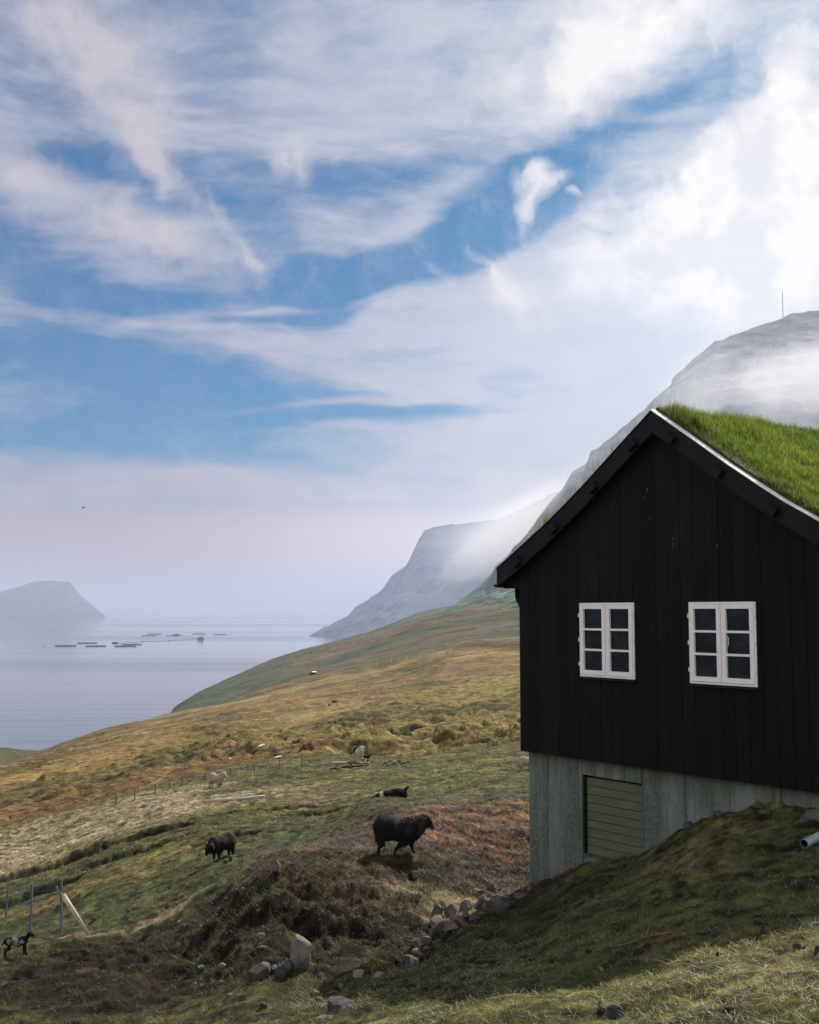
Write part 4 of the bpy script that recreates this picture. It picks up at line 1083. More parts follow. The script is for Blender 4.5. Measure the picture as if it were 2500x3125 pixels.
for i, (px, py, w, h, mt) in enumerate(ROW):
    lab = ROWL[i]
    stone(px, py, 17.0 if px < 1400 else 18.0, w*1.12, h*1.1, mt, lab, 'stones tumbled along the gully', seed=100+i, sink=.40)
LOW = [(1252,2945,56,34,'stone_dark','big dark slab half sunk at the edge of the near slope'),(1215,2965,26,24,'stone_dark','small dark stone left of the half sunk slab'),
       (1178,2958,28,16,'stone_brown','flat brown stone below the yellow moss patch'),(1180,2975,30,16,'stone_dark','dark flat stone just under the flat brown one'),
       (1095,2972,46,24,'stone_pale','pale flat stone lying in the gully left of the row'),(1160,2990,44,24,'stone_pale','pale blocky stone at the foot of the near slope'),
       (1030,3070,100,44,'stone_dark','long dark rock lying at the bottom of the gully'),(1000,3108,90,20,'stone_grey','low grey rock slab at the bottom edge in the gully'),
       (960,3035,30,20,'stone_brown','small reddish brown stone above the long dark rock'),(975,3055,26,20,'stone_brown','small pinkish stone touching the long dark rock'),
       (1040,3010,22,14,'stone_brown','small buff stone in the middle of the gully floor'),(805,3070,24,22,'stone_grey','small grey stone standing alone in the bottom turf'),
       (1107,2950,20,14,'stone_dark','small dark stone above the pale flat stone'),(980,2975,20,12,'stone_brown','small ochre stone right of the rock clump'),
       (795,2855,26,14,'stone_pale','small pale stone high on the earth bank left of the tall boulder'),(790,2868,10,14,'stone_grey','tiny grey stone under the small pale stone on the bank'),
       (800,2890,30,10,'stone_brown','thin ochre stone on the bank above the rock clump'),(845,2650,34,40,'stone_brown','reddish stone half buried in the top of the bank'),
       (1520,2640,10,8,'stone_pale','small pale stone on the dirt near the house corner, upper one'),(1585,2652,14,12,'stone_pale','small pale stone on the dirt beside the house corner'),
       (905,2685,10,8,'stone_pale','pale pebble on the crest of the bank'),
       (680,2950,24,14,'stone_pale','pale flat stone in the lower left turf'),(615,2950,24,10,'stone_brown','brown flat stone left of the pale flat one'),
       (675,2998,20,12,'stone_brown','buff pebble below the pale flat stone'),(735,3032,20,14,'stone_brown','orange-brown pebble near the bottom left'),(700,3038,24,12,'stone_grey','dull grey stone beside the orange-brown pebble'),
       (595,3002,12,10,'stone_pale','tiny pale stone in the lower left turf'),(545,2815,12,14,'stone_pale','small white stone on the left slope'),(790,2778,14,10,'stone_pale','small white stone high on the dark bank'),
       (375,2716,8,8,'stone_pale','tiny white stone far out on the left grass'),(738,2722,20,22,'stone_brown','reddish stone in a tuft on the left bank'),
       (285,2808,18,14,'stone_grey','bluish grey stone right of the leaning pole'),(392,2760,14,12,'stone_brown','brown pebble on the left slope'),
       (705,2620,14,20,'stone_dark','upright grey stone beside the horned black sheep'),(688,2628,18,12,'stone_grey','low grey stone under the horned black sheep'),
       (745,2627,14,7,'stone_brown','flat brown stone right of the horned black sheep'),
       (475,3095,16,16,'stone_grey','grey stone near the bottom left edge'),(470,3122,34,12,'stone_grey','low stone cut by the bottom edge at the left'),(653,3102,10,8,'stone_dark','black lump near the bottom left edge'),
       (1105,2462,10,7,'stone_pale','small white stone beside the lying sheep'),(1080,2462,8,6,'stone_pale','tiny white stone left of the other by the lying sheep')]
for i, (px, py, w, h, mt, lab) in enumerate(LOW):
    d = 16.0
    if py < 2700: d = 26
    if px > 1500 and py < 2700: d = 20.5
    if px in (1105,1080): d = 27
    if px in (845,905): d = 19.5
    stone(px, py, d, w, h, mt, lab, seed=300+i)
# foreground stones and clods on the near slope
for (px, py, w, h, mt, lab) in ((1880,3092,52,46,'stone_dark','round lichened dark stone in the sunlit foreground grass'),(1838,3080,28,22,'stone_grey','small grey stone left of the lichened dark stone'),
       (1835,3062,20,14,'stone_brown','small brown stone behind the small grey one'),(2155,3078,34,16,'stone_grey','flat light grey stone in the sunlit grass'),
       (1995,2994,18,14,'stone_brown','small pinkish brown stone in the sunlit grass'),(1833,2958,22,14,'stone_pale','pale stone at the edge of the house shadow'),
       (1840,2860,16,10,'stone_pale','pale flake of stone in the shaded turf'),(1925,2647,26,20,'stone_dark','dark stone in the shaded turf below the hatch'),
       (2130,2645,26,22,'stone_grey','grey stone on the shaded mound top'),(2164,2533,26,14,'stone_grey','flat grey stone near the basement wall'),(2335,2482,36,14,'stone_brown','flat brownish stone at the foot of the wall'),
       (2480,2505,90,50,'stone_grey','large rounded grey boulder by the grey pipe'),
       (2315,2462,44,32,'stone_dark','lichened dark stone against the basement wall'),(2255,2467,22,16,'stone_dark','dark lump of stone left of the lichened one at the wall'),
       (2385,2453,20,12,'stone_dark','small dark stone high against the basement wall'),(2195,2485,40,22,'stone_dark','dark rough stone where the wall meets the turf'),(2105,2522,50,20,'stone_dark','long dark stone along the foot of the wall'),
       (1620,2714,34,24,'stone_grey','grey stone at the foot of the house corner'),(1815,2624,30,12,'stone_grey','grey stone under the hatch sill')):
    d = 9.5 if py > 3000 else (11.5 if py > 2900 else 14.5)
    if py > 2700 and px < 1700: d = 19.5
    stone(px, py, d if not (py < 2680 and px < 1950) else 18, w, h, mt, lab, seed=int(px))
for (px, py, w, h, lab) in ((2312,2842-20,26,18,'crumbly dark clod of earth left of the pair of clods'),(2432,2890,26,20,'black clod of dung right of the centre in the sunlit grass'),(2452,2895,14,12,'small black clod touching the larger clod'),
       (2228,3080,44,16,'dark flat clod right of the flat grey stone'),(2190,2915,10,14,'tiny dark clod in the sunlit grass'),(1982,2985,34,18,'brown clod of torn turf'),(1797,2908,22,16,'dark clod below the dead branch'),(2495,2903,16,22,'black clod at the right edge'),(2330,2845,26,12,'low dark clod at the shadow edge')):
    p = place(px, py, 10.5); k = PXM(p.y)
    o = link('clod', stone_mesh('clod', w*k*.5, w*k*.4, h*k*.5, int(px), .8, 6, 3), M['clod']); o.location = (p.x, p.y, p.z+h*k*.2)
    tag(o, lab, 'clod')
# stone pile on the far field
PILE = [(1178,2328,16,10),(1192,2320,12,9),(1205,2326,16,12),(1220,2323,14,10),(1232,2326,14,8),(1246,2324,12,7),(1168,2333,10,6),(1256,2328,10,6),(1185,2334,12,7),(1215,2334,14,7)]
for i, (px, py, w, h) in enumerate(PILE):
    stone(px, py, 55, w*1.0, h*1.0, 'stone_pale' if i % 3 else 'stone_grey', ['leftmost large','topmost left','biggest pale','topmost right','middle right','small right-hand','lowest left','rightmost tiny','lower middle','lower right'][i] + ' stone of the low heap right of the piebald sheep', 'stones heaped on the field', seed=700+i, sink=.5)

# ------------------------------------------------------------------ pipe, branch, logs, boards
def build_props():
    p = place(2455, 2590, 12.6); q = place(2620, 2505, 13.6)
    a = p + Vector((0,0,.055)); b = q + Vector((0,0,.05)); b = b + (b-a)*1.5
    root = thing('drain_pipe', 'grey plastic drain pipe lying on the grass at the right edge', 'pipe', a)
    d = b - a; L = d.length
    mb = MB(); n = 24; r0, r1 = .052, .047; dn = d.normalized(); u = dn.cross(Vector((0,0,1))).normalized(); w = u.cross(dn)
    vs = []
    for (t_, r_) in ((0,r0),(L,r0),(L,r1),(0,r1)):
        for k in range(n): vs.append(dn*t_ + (u*math.cos(2*math.pi*k/n)+w*math.sin(2*math.pi*k/n))*r_)
    fs = [(j*n+k, j*n+(k+1)%n, ((j+1)%4)*n+(k+1)%n, ((j+1)%4)*n+k) for j in (0,1,3) for k in range(n)]
    mb.add(vs, fs); mb.build('tube', M['pipe'], root, smooth=False)
    mb = MB(); vs = []
    for (t_, r_) in ((.004,r1-.0015),(L-.01,r1-.0015)):
        for k in range(n): vs.append(dn*t_ + (u*math.cos(2*math.pi*k/n)+w*math.sin(2*math.pi*k/n))*r_)
    mb.add(vs, [(k,n+k,n+(k+1)%n,(k+1)%n) for k in range(n)]); mb.build('bore', M['pipe_inside'], root)
    # dead branch
    pts = [(1838,2897),(1880,2900),(1915,2898),(1960,2886),(2000,2877),(2045,2873)]
    P3 = [place(x, y, 11.6)+Vector((0,0,.03+.01*i)) for i, (x, y) in enumerate(pts)]
    root = thing('dead_branch', 'thin reddish dead branch lying across the shaded grass', 'branch', P3[0])
    mb = MB(); mb.tube([v-P3[0] for v in P3], [.006,.009,.011,.013,.014,.012], 7)
    for pp in ([(1990,2878),(2005,2868),(2040,2860),(2075,2855)], [(1985,2880),(1965,2897),(1940,2912)], [(2000,2877),(2020,2868),(2045,2878)]):
        Q = [place(x, y, 11.6)+Vector((0,0,.05)) for x, y in pp]; mb.tube([v-P3[0] for v in Q], [.010,.008,.006,.004][:len(Q)], 6)
    mb.build('stem', M['twig'], root, smooth=True)
    # log, sticks, board
    a = place(632, 2450, 40); b = place(807, 2452, 40); b.z = a.z + (P(807,2452,b.y).z - P(632,2450,a.y).z); b.y = a.y - .1
    b = P(807, 2450, a.y - .25); a = P(632, 2446, a.y - .25)
    g0, g1 = H1(a.x, a.y), H1(b.x, b.y); a.z = max(a.z, g0+.07); b.z = max(b.z, g1+.09)
    mb = MB(); mb.tube([a-a, (b-a)*.5+Vector((0,0,-.01)), b-a], [.045,.05,.055], 10)
    o = mb.build('log', M['wood_pale'], None, smooth=True); o.location = a; tag(o, 'long pale barked pole lying level across the green field', 'log')
    for (x0,y0,x1,y1,d,lab) in ((700,2318,725,2312,75,'short white stick lying on the brown slope, nearer of two'),(790,2279,807,2271,90,'short white stick lying on the brown slope, farther of two'),(840,2315,858,2320,60,'white scrap of board lying in the field drain')):
        a = place(x0,y0,d); b = P(x1,y1,a.y*1.01); mb = MB(); a.z += .05; b.z = max(b.z, H1(b.x,b.y)+.03); mb.bar((0,0,0), b-a, .12, .06)
        o = mb.build('stick', M['wood_white']); o.location = a; tag(o, lab, 'stick')
    c = place(1070, 2338, 53); k = PXM(c.y); c.z += .06
    root = thing('wooden_board', 'reddish brown plank deck lying on the field under the piebald sheep', 'board', c)
    mb = MB()
    for j in range(3): mb.box(-53*k, 57*k, -.35+j*.21, -.15+j*.21, .07, .115)
    mb.build('planks', M['red_board'], root)
    for s in (-.6, 0, .6):
        mb = MB(); mb.box(s-.05, s+.05, -.44, .5, -.05, .069); mb.build('bearer', M['wood_grey'], root)
    # scraps of paper-white litter
    for (px,py,d,w,lab) in ((50,2728,31,14,'white scrap of plastic caught in the grass behind the wire fence'),(478,2488,40,12,'white scrap lying high on the left field'),(500,2485,40,12,'second white scrap lying just right of the other')):
        p = place(px,py,d); k = PXM(p.y)*w; mb = MB(); mb.add([(-k*.5,0,0),(k*.4,.02,.0),(k*.5,.03,k*.3),(-k*.2,.02,k*.45),(-k*.4,.0,k*.25)],[(0,1,2),(0,2,3),(0,3,4)])
        mb.add([(-k*.5,.03,0),(k*.4,.05,.0),(k*.5,.06,k*.3),(-k*.2,.05,k*.45),(-k*.4,.03,k*.25)],[(2,1,0),(3,2,0),(4,3,0),(0,1,2)])
        o = mb.build('litter', M['wood_white']); o.location = p; tag(o, lab, 'litter')
build_props()

# ------------------------------------------------------------------ near wire fence and leaning pole
def build_fence_near():
    spec = [((18,2806),(27,2672),26.8),((93,2840),(98,2696),24.8),((189,2852),(188,2683),21.0)]
    root_loc = place(93, 2840, 24.8)
    root = thing('wire_fence', 'wire mesh fence on three blue-grey steel posts at the left edge', 'fence', root_loc)
    posts = []
    for (b, t_, d) in spec:
        p = place(b[0], b[1], d); top = P(t_[0], t_[1], p.y); 
        mb = MB(); 
        dd = (top-p); n_ = Vector((.0,0,0)); mb.bar(p-root_loc-Vector((0,0,.1)), top-root_loc, .035, .035)
        mb.build('post', M['steel_post'], root); posts.append((p, top))
    # mesh wires, running on past the left edge
    p0, t0 = posts[0]; p1, t1 = posts[1]
    ext = (p0 + (p0-p1)*1.3, t0 + (t0-t1)*1.3); chain = [ext] + posts
    mb = MB(); r = .0022
    for (a0, a1), (b0, b1) in zip(chain[:-1], chain[1:]):
        for h in np.linspace(.03, .93, 9): mb.tube([a0.lerp(a1, h)-root_loc, b0.lerp(b1, h)-root_loc], r, 4, False)
        n = int((b0-a0).length/.15)
        for i in range(1, n):
            t_ = i/n; lo = a0.lerp(b0, t_); hi = a1.lerp(b1, t_); mb.tube([lo.lerp(hi,.03)-root_loc, lo.lerp(hi,.93)-root_loc], r*.8, 3, False)
    mb.build('wire_mesh', M['wire'], root)
    # pole leaning on the third post
    foot = place(270, 2852, 20.3); ptop = P(193, 2732, posts[2][0].y-.04)
    root = thing('leaning_pole', 'peeled round timber pole leaning on the last steel post', 'pole', foot)
    mb = MB(); d = ptop-foot; mb.tube([-d*.03, d*.5, d], [.022,.042,.045], 12); mb.build('shaft', M['wood_pale'], root, smooth=True)
    tip = P(172, 2706, posts[2][0].y-.06)
    mb = MB(); mb.bar(ptop-foot-(tip-ptop).normalized()*.1+Vector((-.03,-.02,0)), tip-foot, .05, .03); mb.build('lath', M['wood_grey'], root)
build_fence_near()

def fence_far(name, label, posts, hm, mat, wires=3, rad=.035, lean=0.03, r=.006, hpx=None):
    pp = [place(px, py, d, .85, 1.2) for (px, py, d) in posts]
    root = thing(name, label, 'fence', pp[0])
    tops = []
    for pi_, p in enumerate(pp):
        h = hm*random.uniform(.85,1.1) if hpx is None else hpx[pi_]*p.y/F; t_ = p + Vector((random.uniform(-lean,lean)*h, 0, h)); tops.append(t_)
        mb = MB(); mb.bar(p-pp[0]-Vector((0,0,.15)), t_-pp[0], rad*2, rad*2); mb.build('post', mat, root)
    if not wires: return
    mb = MB()
    for (a,b),(c,e) in zip(zip(pp,tops), list(zip(pp,tops))[1:]):
        for k in range(wires):
            f = .3+.65*k/max(1,wires-1); mb.tube([a.lerp(b,f)-pp[0], c.lerp(e,f)-pp[0]], r, 3, False)
    mb.build('wire', M['wire'], root)
cr4 = lambda x, y: (x*.5217, 2200+y*.5217)
cr6 = lambda x, y: (800+x*.4928, 1800+y*.4928)
L1 = [(*cr4(x, y), d) for x, y, d in ((680,478,55),(790,470,56),(910,435,57),(995,432,58),(1068,410,59),(1203,365,60),(1350,332,61),(1490,312,62),(1635,296,63))]
L1 += [(*cr6(x, y), d) for x, y, d in ((107,1125,63),(247,1092,64),(402,1060,64),(763,1040,65),(935,1030,65),(1120,1020,65),(1338,985,65),(1540,958,65))]
fence_far('field_fence', 'weathered wooden post fence along the far edge of the green field', L1, 1.15, M['wood_grey'], 2, .028, .03, .0025, [30,36,34,28,32,30,28,30,32,34,38,32,20,16,28,52,62])
L2 = [(*cr6(x, y), 330-.03*x) for x, y in ((440,590),(550,590),(657,585),(728,583),(823,580),(900,577),(935,576),(1000,575),(1060,568),(1150,545),(1280,570),(1342,562),(1418,556),(1490,553),(1570,535))]
fence_far('pasture_fence', 'thin post fence round the pale pasture on the middle hillside', L2, 3.6, M['wood_grey'], 0, .045, .06, .01, [9]*15)
L3 = [(*cr6(x, y), 520-.05*x) for x, y in ((705,472),(800,450),(850,442),(890,436),(980,428),(1018,420),(1088,408),(1130,398),(1165,392),(1530,352))]
fence_far('hill_fence', 'sparse line of pale posts along the brow of the brown hill', L3, 3.4, M['wood_white'], 0, .08, .35, .03, [10]*10)
# broken palisade beside the far field
for (px, py, h, lab) in ():
    pass
def palisade():
    root_p = place(1500, 2284, 62); root = thing('broken_palisade', 'row of broken grey wooden stakes at the field edge near the house', 'fence', root_p)
    for (x, y0, y1) in ((1400,985,940),(1430,985,945),(1440,980,950),(1452,978,935),(1462,978,960)):
        a = cr6(x, y0); b = cr6(x+random.uniform(-4,4), y1)
        p = P(a[0], a[1]+2, root_p.y); t_ = P(b[0], b[1], root_p.y); mb = MB(); mb.bar(p-root_p, t_-root_p, .10, .05); mb.build('stake', M['wood_grey'], root)
    a = cr6(1250, 1028); b = cr6(1330, 990); p = P(a[0], a[1], root_p.y); t_ = P(b[0], b[1], root_p.y); mb = MB(); mb.bar(p-root_p, t_-root_p, .12, .08); mb.build('rail', M['wood_grey'], root)
palisade()

# far small buildings: stone shed ruin and the flat-roofed hut
def far_sheds():
    p = place(*cr6(1248, 605), 290); k = PXM(p.y)
    root = thing('stone_shed', 'small round-topped grey stone shed on the middle hillside', 'shed', p)
    w = 17*k; mb = MB(); mb.ell((0,0,w*.15), (w, w*.8, w*.95), 14, 8); mb.build('wall', M['stone_dark'], root)
    mb = MB(); mb.prism([(-w*.1,-w*.2),(w*.75,-w*.2),(w*.8,w*.2),(w*.2,w*.5)], -w*.95, w*.2); mb.build('gable', M['stone_pale'], root)
    p = place(*cr6(318, 522), 600, .8, 1.3); k = PXM(p.y)
    root = thing('flat_roofed_hut', 'tiny dark hut with a pale flat roof beside the far farm track', 'hut', p)
    mb = MB(); mb.box(-9*k, 9*k, -3, 3, -1, 6*k); mb.build('wall', M['dark_trim'], root)
    mb = MB(); mb.box(-4*k, 9*k, -3.4, 3.4, 6*k+.02, 7.5*k); mb.build('roof', M['metal'], root)
far_sheds()

# ------------------------------------------------------------------ sheep
def capsule(mb, a, b, ra, rb, n=10):
    a = Vector(a); b = Vector(b)
    mb.tube([a.lerp(b, t) for t in (0,.5,1)], [ra, (ra+rb)/2, rb], n); mb.ell(a, (ra*.99,)*3, n, 6); mb.ell(b, (rb*.99,)*3, n, 6)
def fuse(mb, voxel, smooth_it=6):
    me = new_mesh('tmp', mb.v, faces=mb.f); o = bpy.data.objects.new('tmp', me); COL.objects.link(o)
    rm = o.modifiers.new('r', 'REMESH'); rm.mode = 'VOXEL'; rm.voxel_size = voxel; rm.use_smooth_shade = True
    sm = o.modifiers.new('s', 'SMOOTH'); sm.iterations = smooth_it; sm.factor = .5
    dg = bpy.context.evaluated_depsgraph_get(); out = bpy.data.meshes.new_from_object(o.evaluated_get(dg))
    bpy.data.objects.remove(o); bpy.data.meshes.remove(me)
    return out
def paint(me, fn):
    n = len(me.vertices); co = np.empty(n*3, dtype=np.float32); me.vertices.foreach_get('co', co); co = co.reshape(-1,3)
    c = np.ones((n,4), dtype=np.float32); c[:,:3] = fn(co)
    a = me.color_attributes.new('Col', 'FLOAT_COLOR', 'POINT'); a.data.foreach_set('color', c.reshape(-1)); return co, c[:,:3]
def sheep(label, p, yaw, scale, colfn, head=(.40,.0,.60), hdir=(.7,0,-.6), legs=None, body=None, fleece=0, horns=False, tagc=None, group=None, fl_len=.05, voxel=.014, name='sheep', tail=False, lamb=False, shp=None, nrr=None):
    root = thing(name, label, 'sheep' if not lamb else 'lamb', p, yaw, group); root.scale = (scale,)*3
    mb = MB()
    body = body or [((-.28,0,.475),(.215,.18,.22)),((-.03,0,.44),(.33,.185,.185)),((.13,0,.43),(.20,.165,.195)),((-.10,0,.51),(.30,.14,.12))]
    for c, r_ in body: mb.ell(c, r_, 20, 14)
    H = Vector(head); D = Vector(hdir).normalized(); sh = Vector((.18,0,.47)) if not lamb else Vector((.20,0,.50))
    nr = (.185,.125) if not lamb else (.085,.06)
    if shp: sh = Vector(shp); nr = nrr
    capsule(mb, sh, H - D*.02 - Vector((0,0,.04)), *nr)
    hs = 1.0 if not lamb else .82
    capsule(mb, H, H + D*.08*hs, .090*hs, .070*hs); capsule(mb, H + D*.06*hs - Vector((0,0,.01)), H + D*.165*hs - Vector((0,0,.016)), .066*hs, .046*hs)
    side = D.cross(Vector((0,0,1))).normalized()
    for sg in (-1, 1):
        ec = H + side*sg*.105*hs - D*.02 + Vector((0,0,.01)); rot = Matrix((side*sg, D, side.cross(D))).transposed()
        mb.ell(ec, (.065*hs,.026*hs,.016*hs), 10, 6, rot.to_3x3())
    legs = legs or [((-.36,.09,.26),(-.36,.09,.20),(-.42,.09,0)),((-.38,-.09,.26),(-.36,-.09,.20),(-.40,-.09,0)),((.10,.09,.26),(.12,.09,.14),(.11,.09,0)),((.14,-.09,.26),(.14,-.09,.14),(.14,-.09,0))]
    for lg in legs:
        rr = [.072,.042,.029,.026]
        pts = [Vector(q) for q in lg]
        for i in range(len(pts)-1): capsule(mb, pts[i], pts[i+1], rr[i] if not lamb else rr[i]*.8, rr[i+1], 8)
        f_ = pts[-1]; mb.ell(f_+Vector((.012,0,.018)), (.034,.026,.022), 8, 6)
    if tail: capsule(mb, (-.40,0,.50), (-.47,0,.36), .03, .02)
    me = fuse(mb, voxel); co, c = paint(me, colfn)
    me.materials.clear(); me.materials.append(M['wool']); o = link('body', me, None, root)
    ey = MB()
    for sg in (-1,1): ey.ell(H + side*sg*.062*hs + D*.055*hs + Vector((0,0,.02)), (.013,.013,.013), 8, 6)
    ey.build('eye', M['eye'], root, smooth=True)
    if fleece:
        me.calc_loop_triangles(); nrm = np.empty(len(me.vertices)*3, dtype=np.float32); me.vertices.foreach_get('normal', nrm); nrm = nrm.reshape(-1,3)
        ok = np.where((co[:,2] > .17) & (co[:,0] < H.x - .02))[0]
        k = rng.choice(ok, fleece); b = co[k] + rng.normal(0, .006, (fleece,3)); nn = nrm[k]
        dirv = nn*.55 + np.array([[-.15,0,-.85]]) + rng.normal(0,.22,(fleece,3)); dirv /= np.linalg.norm(dirv,axis=1)[:,None]
        ln_ = fl_len*(.5+rng.random((fleece,1)))
        w = np.cross(dirv, nn+rng.normal(0,.3,(fleece,3))); w /= np.linalg.norm(w,axis=1)[:,None]+1e-6
        v0 = b - w*.004; v1 = b + w*.004; v2 = b + dirv*ln_
        V = np.stack([v0,v1,v2],1).reshape(-1,3); T = np.arange(fleece*3).reshape(-1,3)
        cl = np.repeat(c[k]*(.6+.9*rng.random((fleece,1))), 3, 0)
        link('fleece', new_mesh('fleece', V, tris=T, col=cl), M['strand'], root)
    if horns:
        hb = MB()
        for sg in (-1,1):
            b0 = H + Vector((0,0,.06)) + side*sg*.05 - D*.02
            pts = [b0]; 
            for i in range(1,9):
                a = i*.42; pts.append(b0 + side*sg*(.03+.018*i) - D*(.075*math.sin(a)) + Vector((0,0,.055*math.cos(a)-.055+.02)))
            hb.tube(pts, [.026-.0026*i for i in range(9)], 8)
        hb.build('horn', M['horn'], root, smooth=True)
    if tagc:
        e = MB(); ec = H + side*.115 + Vector((0,0,-.005)) - D*.02; e.bar(ec+Vector((.01,0,.03)), ec+Vector((-.01,0,-.03)), .018, .006); 
        ec2 = H - side*(-1)*-.115
        e.build('ear_tag', M[tagc], root)
    return root
C3 = lambda *c: np.array(c)[None,:]
SH = lambda hpx, p, mh=.70: hpx*p.y/F/mh
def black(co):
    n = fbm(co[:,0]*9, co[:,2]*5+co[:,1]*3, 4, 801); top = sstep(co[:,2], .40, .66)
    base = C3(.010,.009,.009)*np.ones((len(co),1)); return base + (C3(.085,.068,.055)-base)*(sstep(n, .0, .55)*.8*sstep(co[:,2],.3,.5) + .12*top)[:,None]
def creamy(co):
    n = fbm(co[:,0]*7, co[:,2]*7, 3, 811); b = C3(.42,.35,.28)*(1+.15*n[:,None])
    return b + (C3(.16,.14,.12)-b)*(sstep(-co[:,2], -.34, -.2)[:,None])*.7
def piebald(co):
    b = C3(.52,.45,.37)*np.ones((len(co),1)); m = sstep(blobv(co, (-.16,.0,.55), (.15,.5,.2)), .2, .6)
    return b + (C3(.012,.01,.01)-b)*m[:,None]
def blobv(co, c, r): return 1.4 - (((co-np.array(c))/np.array(r))**2).sum(1)
def lambcol(co):
    b = C3(.010,.009,.010)*np.ones((len(co),1)); n = fbm(co[:,0]*12, co[:,2]*12, 3, 821)
    m = sstep(blobv(co, (-.05,.0,.50), (.28,.5,.13)) + n*1.3, .45, 1.0); m = np.maximum(m, sstep(co[:,2],.68,.73)*sstep(n,-.1,.3))
    return b + (C3(.33,.33,.35)-b)*m[:,None]*.75
# large black ewe: side on, walking right
pe = place(1228, 2607, 19.8); ks = (pe.y/F)*5.75**-1/.000965
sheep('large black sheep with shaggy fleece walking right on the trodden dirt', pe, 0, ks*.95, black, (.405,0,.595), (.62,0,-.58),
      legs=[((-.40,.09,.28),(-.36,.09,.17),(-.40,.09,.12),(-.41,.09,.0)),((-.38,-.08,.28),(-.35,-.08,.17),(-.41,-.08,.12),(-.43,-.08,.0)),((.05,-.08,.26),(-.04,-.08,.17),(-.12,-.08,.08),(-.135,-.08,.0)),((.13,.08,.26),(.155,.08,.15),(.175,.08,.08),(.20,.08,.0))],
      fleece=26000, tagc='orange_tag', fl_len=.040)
# horned black sheep, three-quarter view, coming left with lowered head
p2 = place(672, 2622, 25.4)
sheep('horned black sheep with lowered head and red ear tag coming down the left slope', p2, R(180+48), SH(76,p2), black, (.40,0,.36), (.45,0,-.9),
      fleece=9000, horns=True, tagc='red_tag', fl_len=.05)
p3 = place(664, 2404, 48)
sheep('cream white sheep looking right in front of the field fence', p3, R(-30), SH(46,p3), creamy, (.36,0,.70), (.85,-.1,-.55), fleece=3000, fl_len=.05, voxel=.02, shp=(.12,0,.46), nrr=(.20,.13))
p4 = place(1094, 2336, 53); p4.z += .16
sheep('white sheep with a black saddle patch standing on the red board facing us', p4, R(-62), SH(44,p4), piebald, (.36,0,.70), (.55,-.1,-.6), fleece=3000, fl_len=.05, voxel=.02)
p5 = place(1112, 2337, 53.6); p5.z += .05
sheep('small black lamb half hidden behind the piebald sheep', p5 + Vector((.10,.45,0)), R(-40), SH(24,p5,.63), black, (.36,0,.68), (.8,0,-.4), voxel=.02, name='lamb', lamb=True,
      body=[((-.22,0,.50),(.17,.12,.13)),((0,0,.49),(.25,.125,.13)),((.16,0,.50),(.13,.11,.14))])
p6 = place(1604, 2352, 50)
sheep('white sheep grazing half hidden behind the house corner', p6 + Vector((.12,0,0)), R(10), SH(44,p6), creamy, (.40,0,.30), (.4,0,-.8), fleece=1500, voxel=.025)
# sheep lying in the hollow behind the platform: body seen over the edge
p7 = place(1200, 2450, 27.5)
zt = .33 - .10
sheep('black sheep with a white cheek lying stretched in the hollow behind the dirt', p7 + Vector((0,0,zt-.33+.13)), R(190), 1.0,
      lambda co: np.where((blobv(co,(.30,0,.20),(.045,.5,.12)) > .4)[:,None], C3(.35,.33,.31), C3(.008,.007,.007)),
      (.34,0,.13), (.85,0,-.2), legs=[((-.22,.0,.22),(-.30,.0,.28),(-.37,.0,.325))],
      body=[((-.10,0,.15),(.26,.17,.17)),((.10,0,.13),(.26,.18,.15)),((.25,0,.13),(.16,.13,.12))], voxel=.018, shp=(.2,0,.14), nrr=(.11,.08))
# lamb lower left
p8 = place(52, 2922, 19.2)
sheep('black lamb with white speckled back standing at the lower left', p8, R(6), SH(60,p8,.63), lambcol, (.36,0,.72), (.9,0,-.25), name='lamb', lamb=True, tail=True, fleece=0, voxel=.012,
      body=[((-.24,0,.50),(.18,.13,.135)),((0,0,.49),(.27,.13,.135)),((.18,0,.52),(.14,.12,.15))],
      legs=[((-.30,.08,.44),(-.26,.08,.30),(-.40,.08,.22),(-.40,.08,0)),((-.26,-.08,.44),(-.20,-.08,.30),(-.33,-.08,.20),(-.30,-.08,0)),((.20,.07,.40),(.19,.07,.22),(.20,.07,.02)),((.24,-.07,.40),(.26,-.07,.22),(.30,-.07,.10))])
# very distant sheep
for (px, py, d, colr, lab, s) in ((1022,2148,250,black,'larger black speck of a sheep on the brown middle hillside',1.15),(1006,2155,240,black,'small black lamb beside the larger one on the brown middle hillside',.6),
        (10,2352,170,creamy,'pale sheep at the left edge on the brown slope',1.0),(42,2299,560,creamy,'tiny pale sheep on the low green headland at the left',1.5)):
    p = place(px, py, d, .7, 1.4); sheep(lab, p, R(20), s, colr, (.40,0,.55), (.6,0,-.6), voxel=.03)

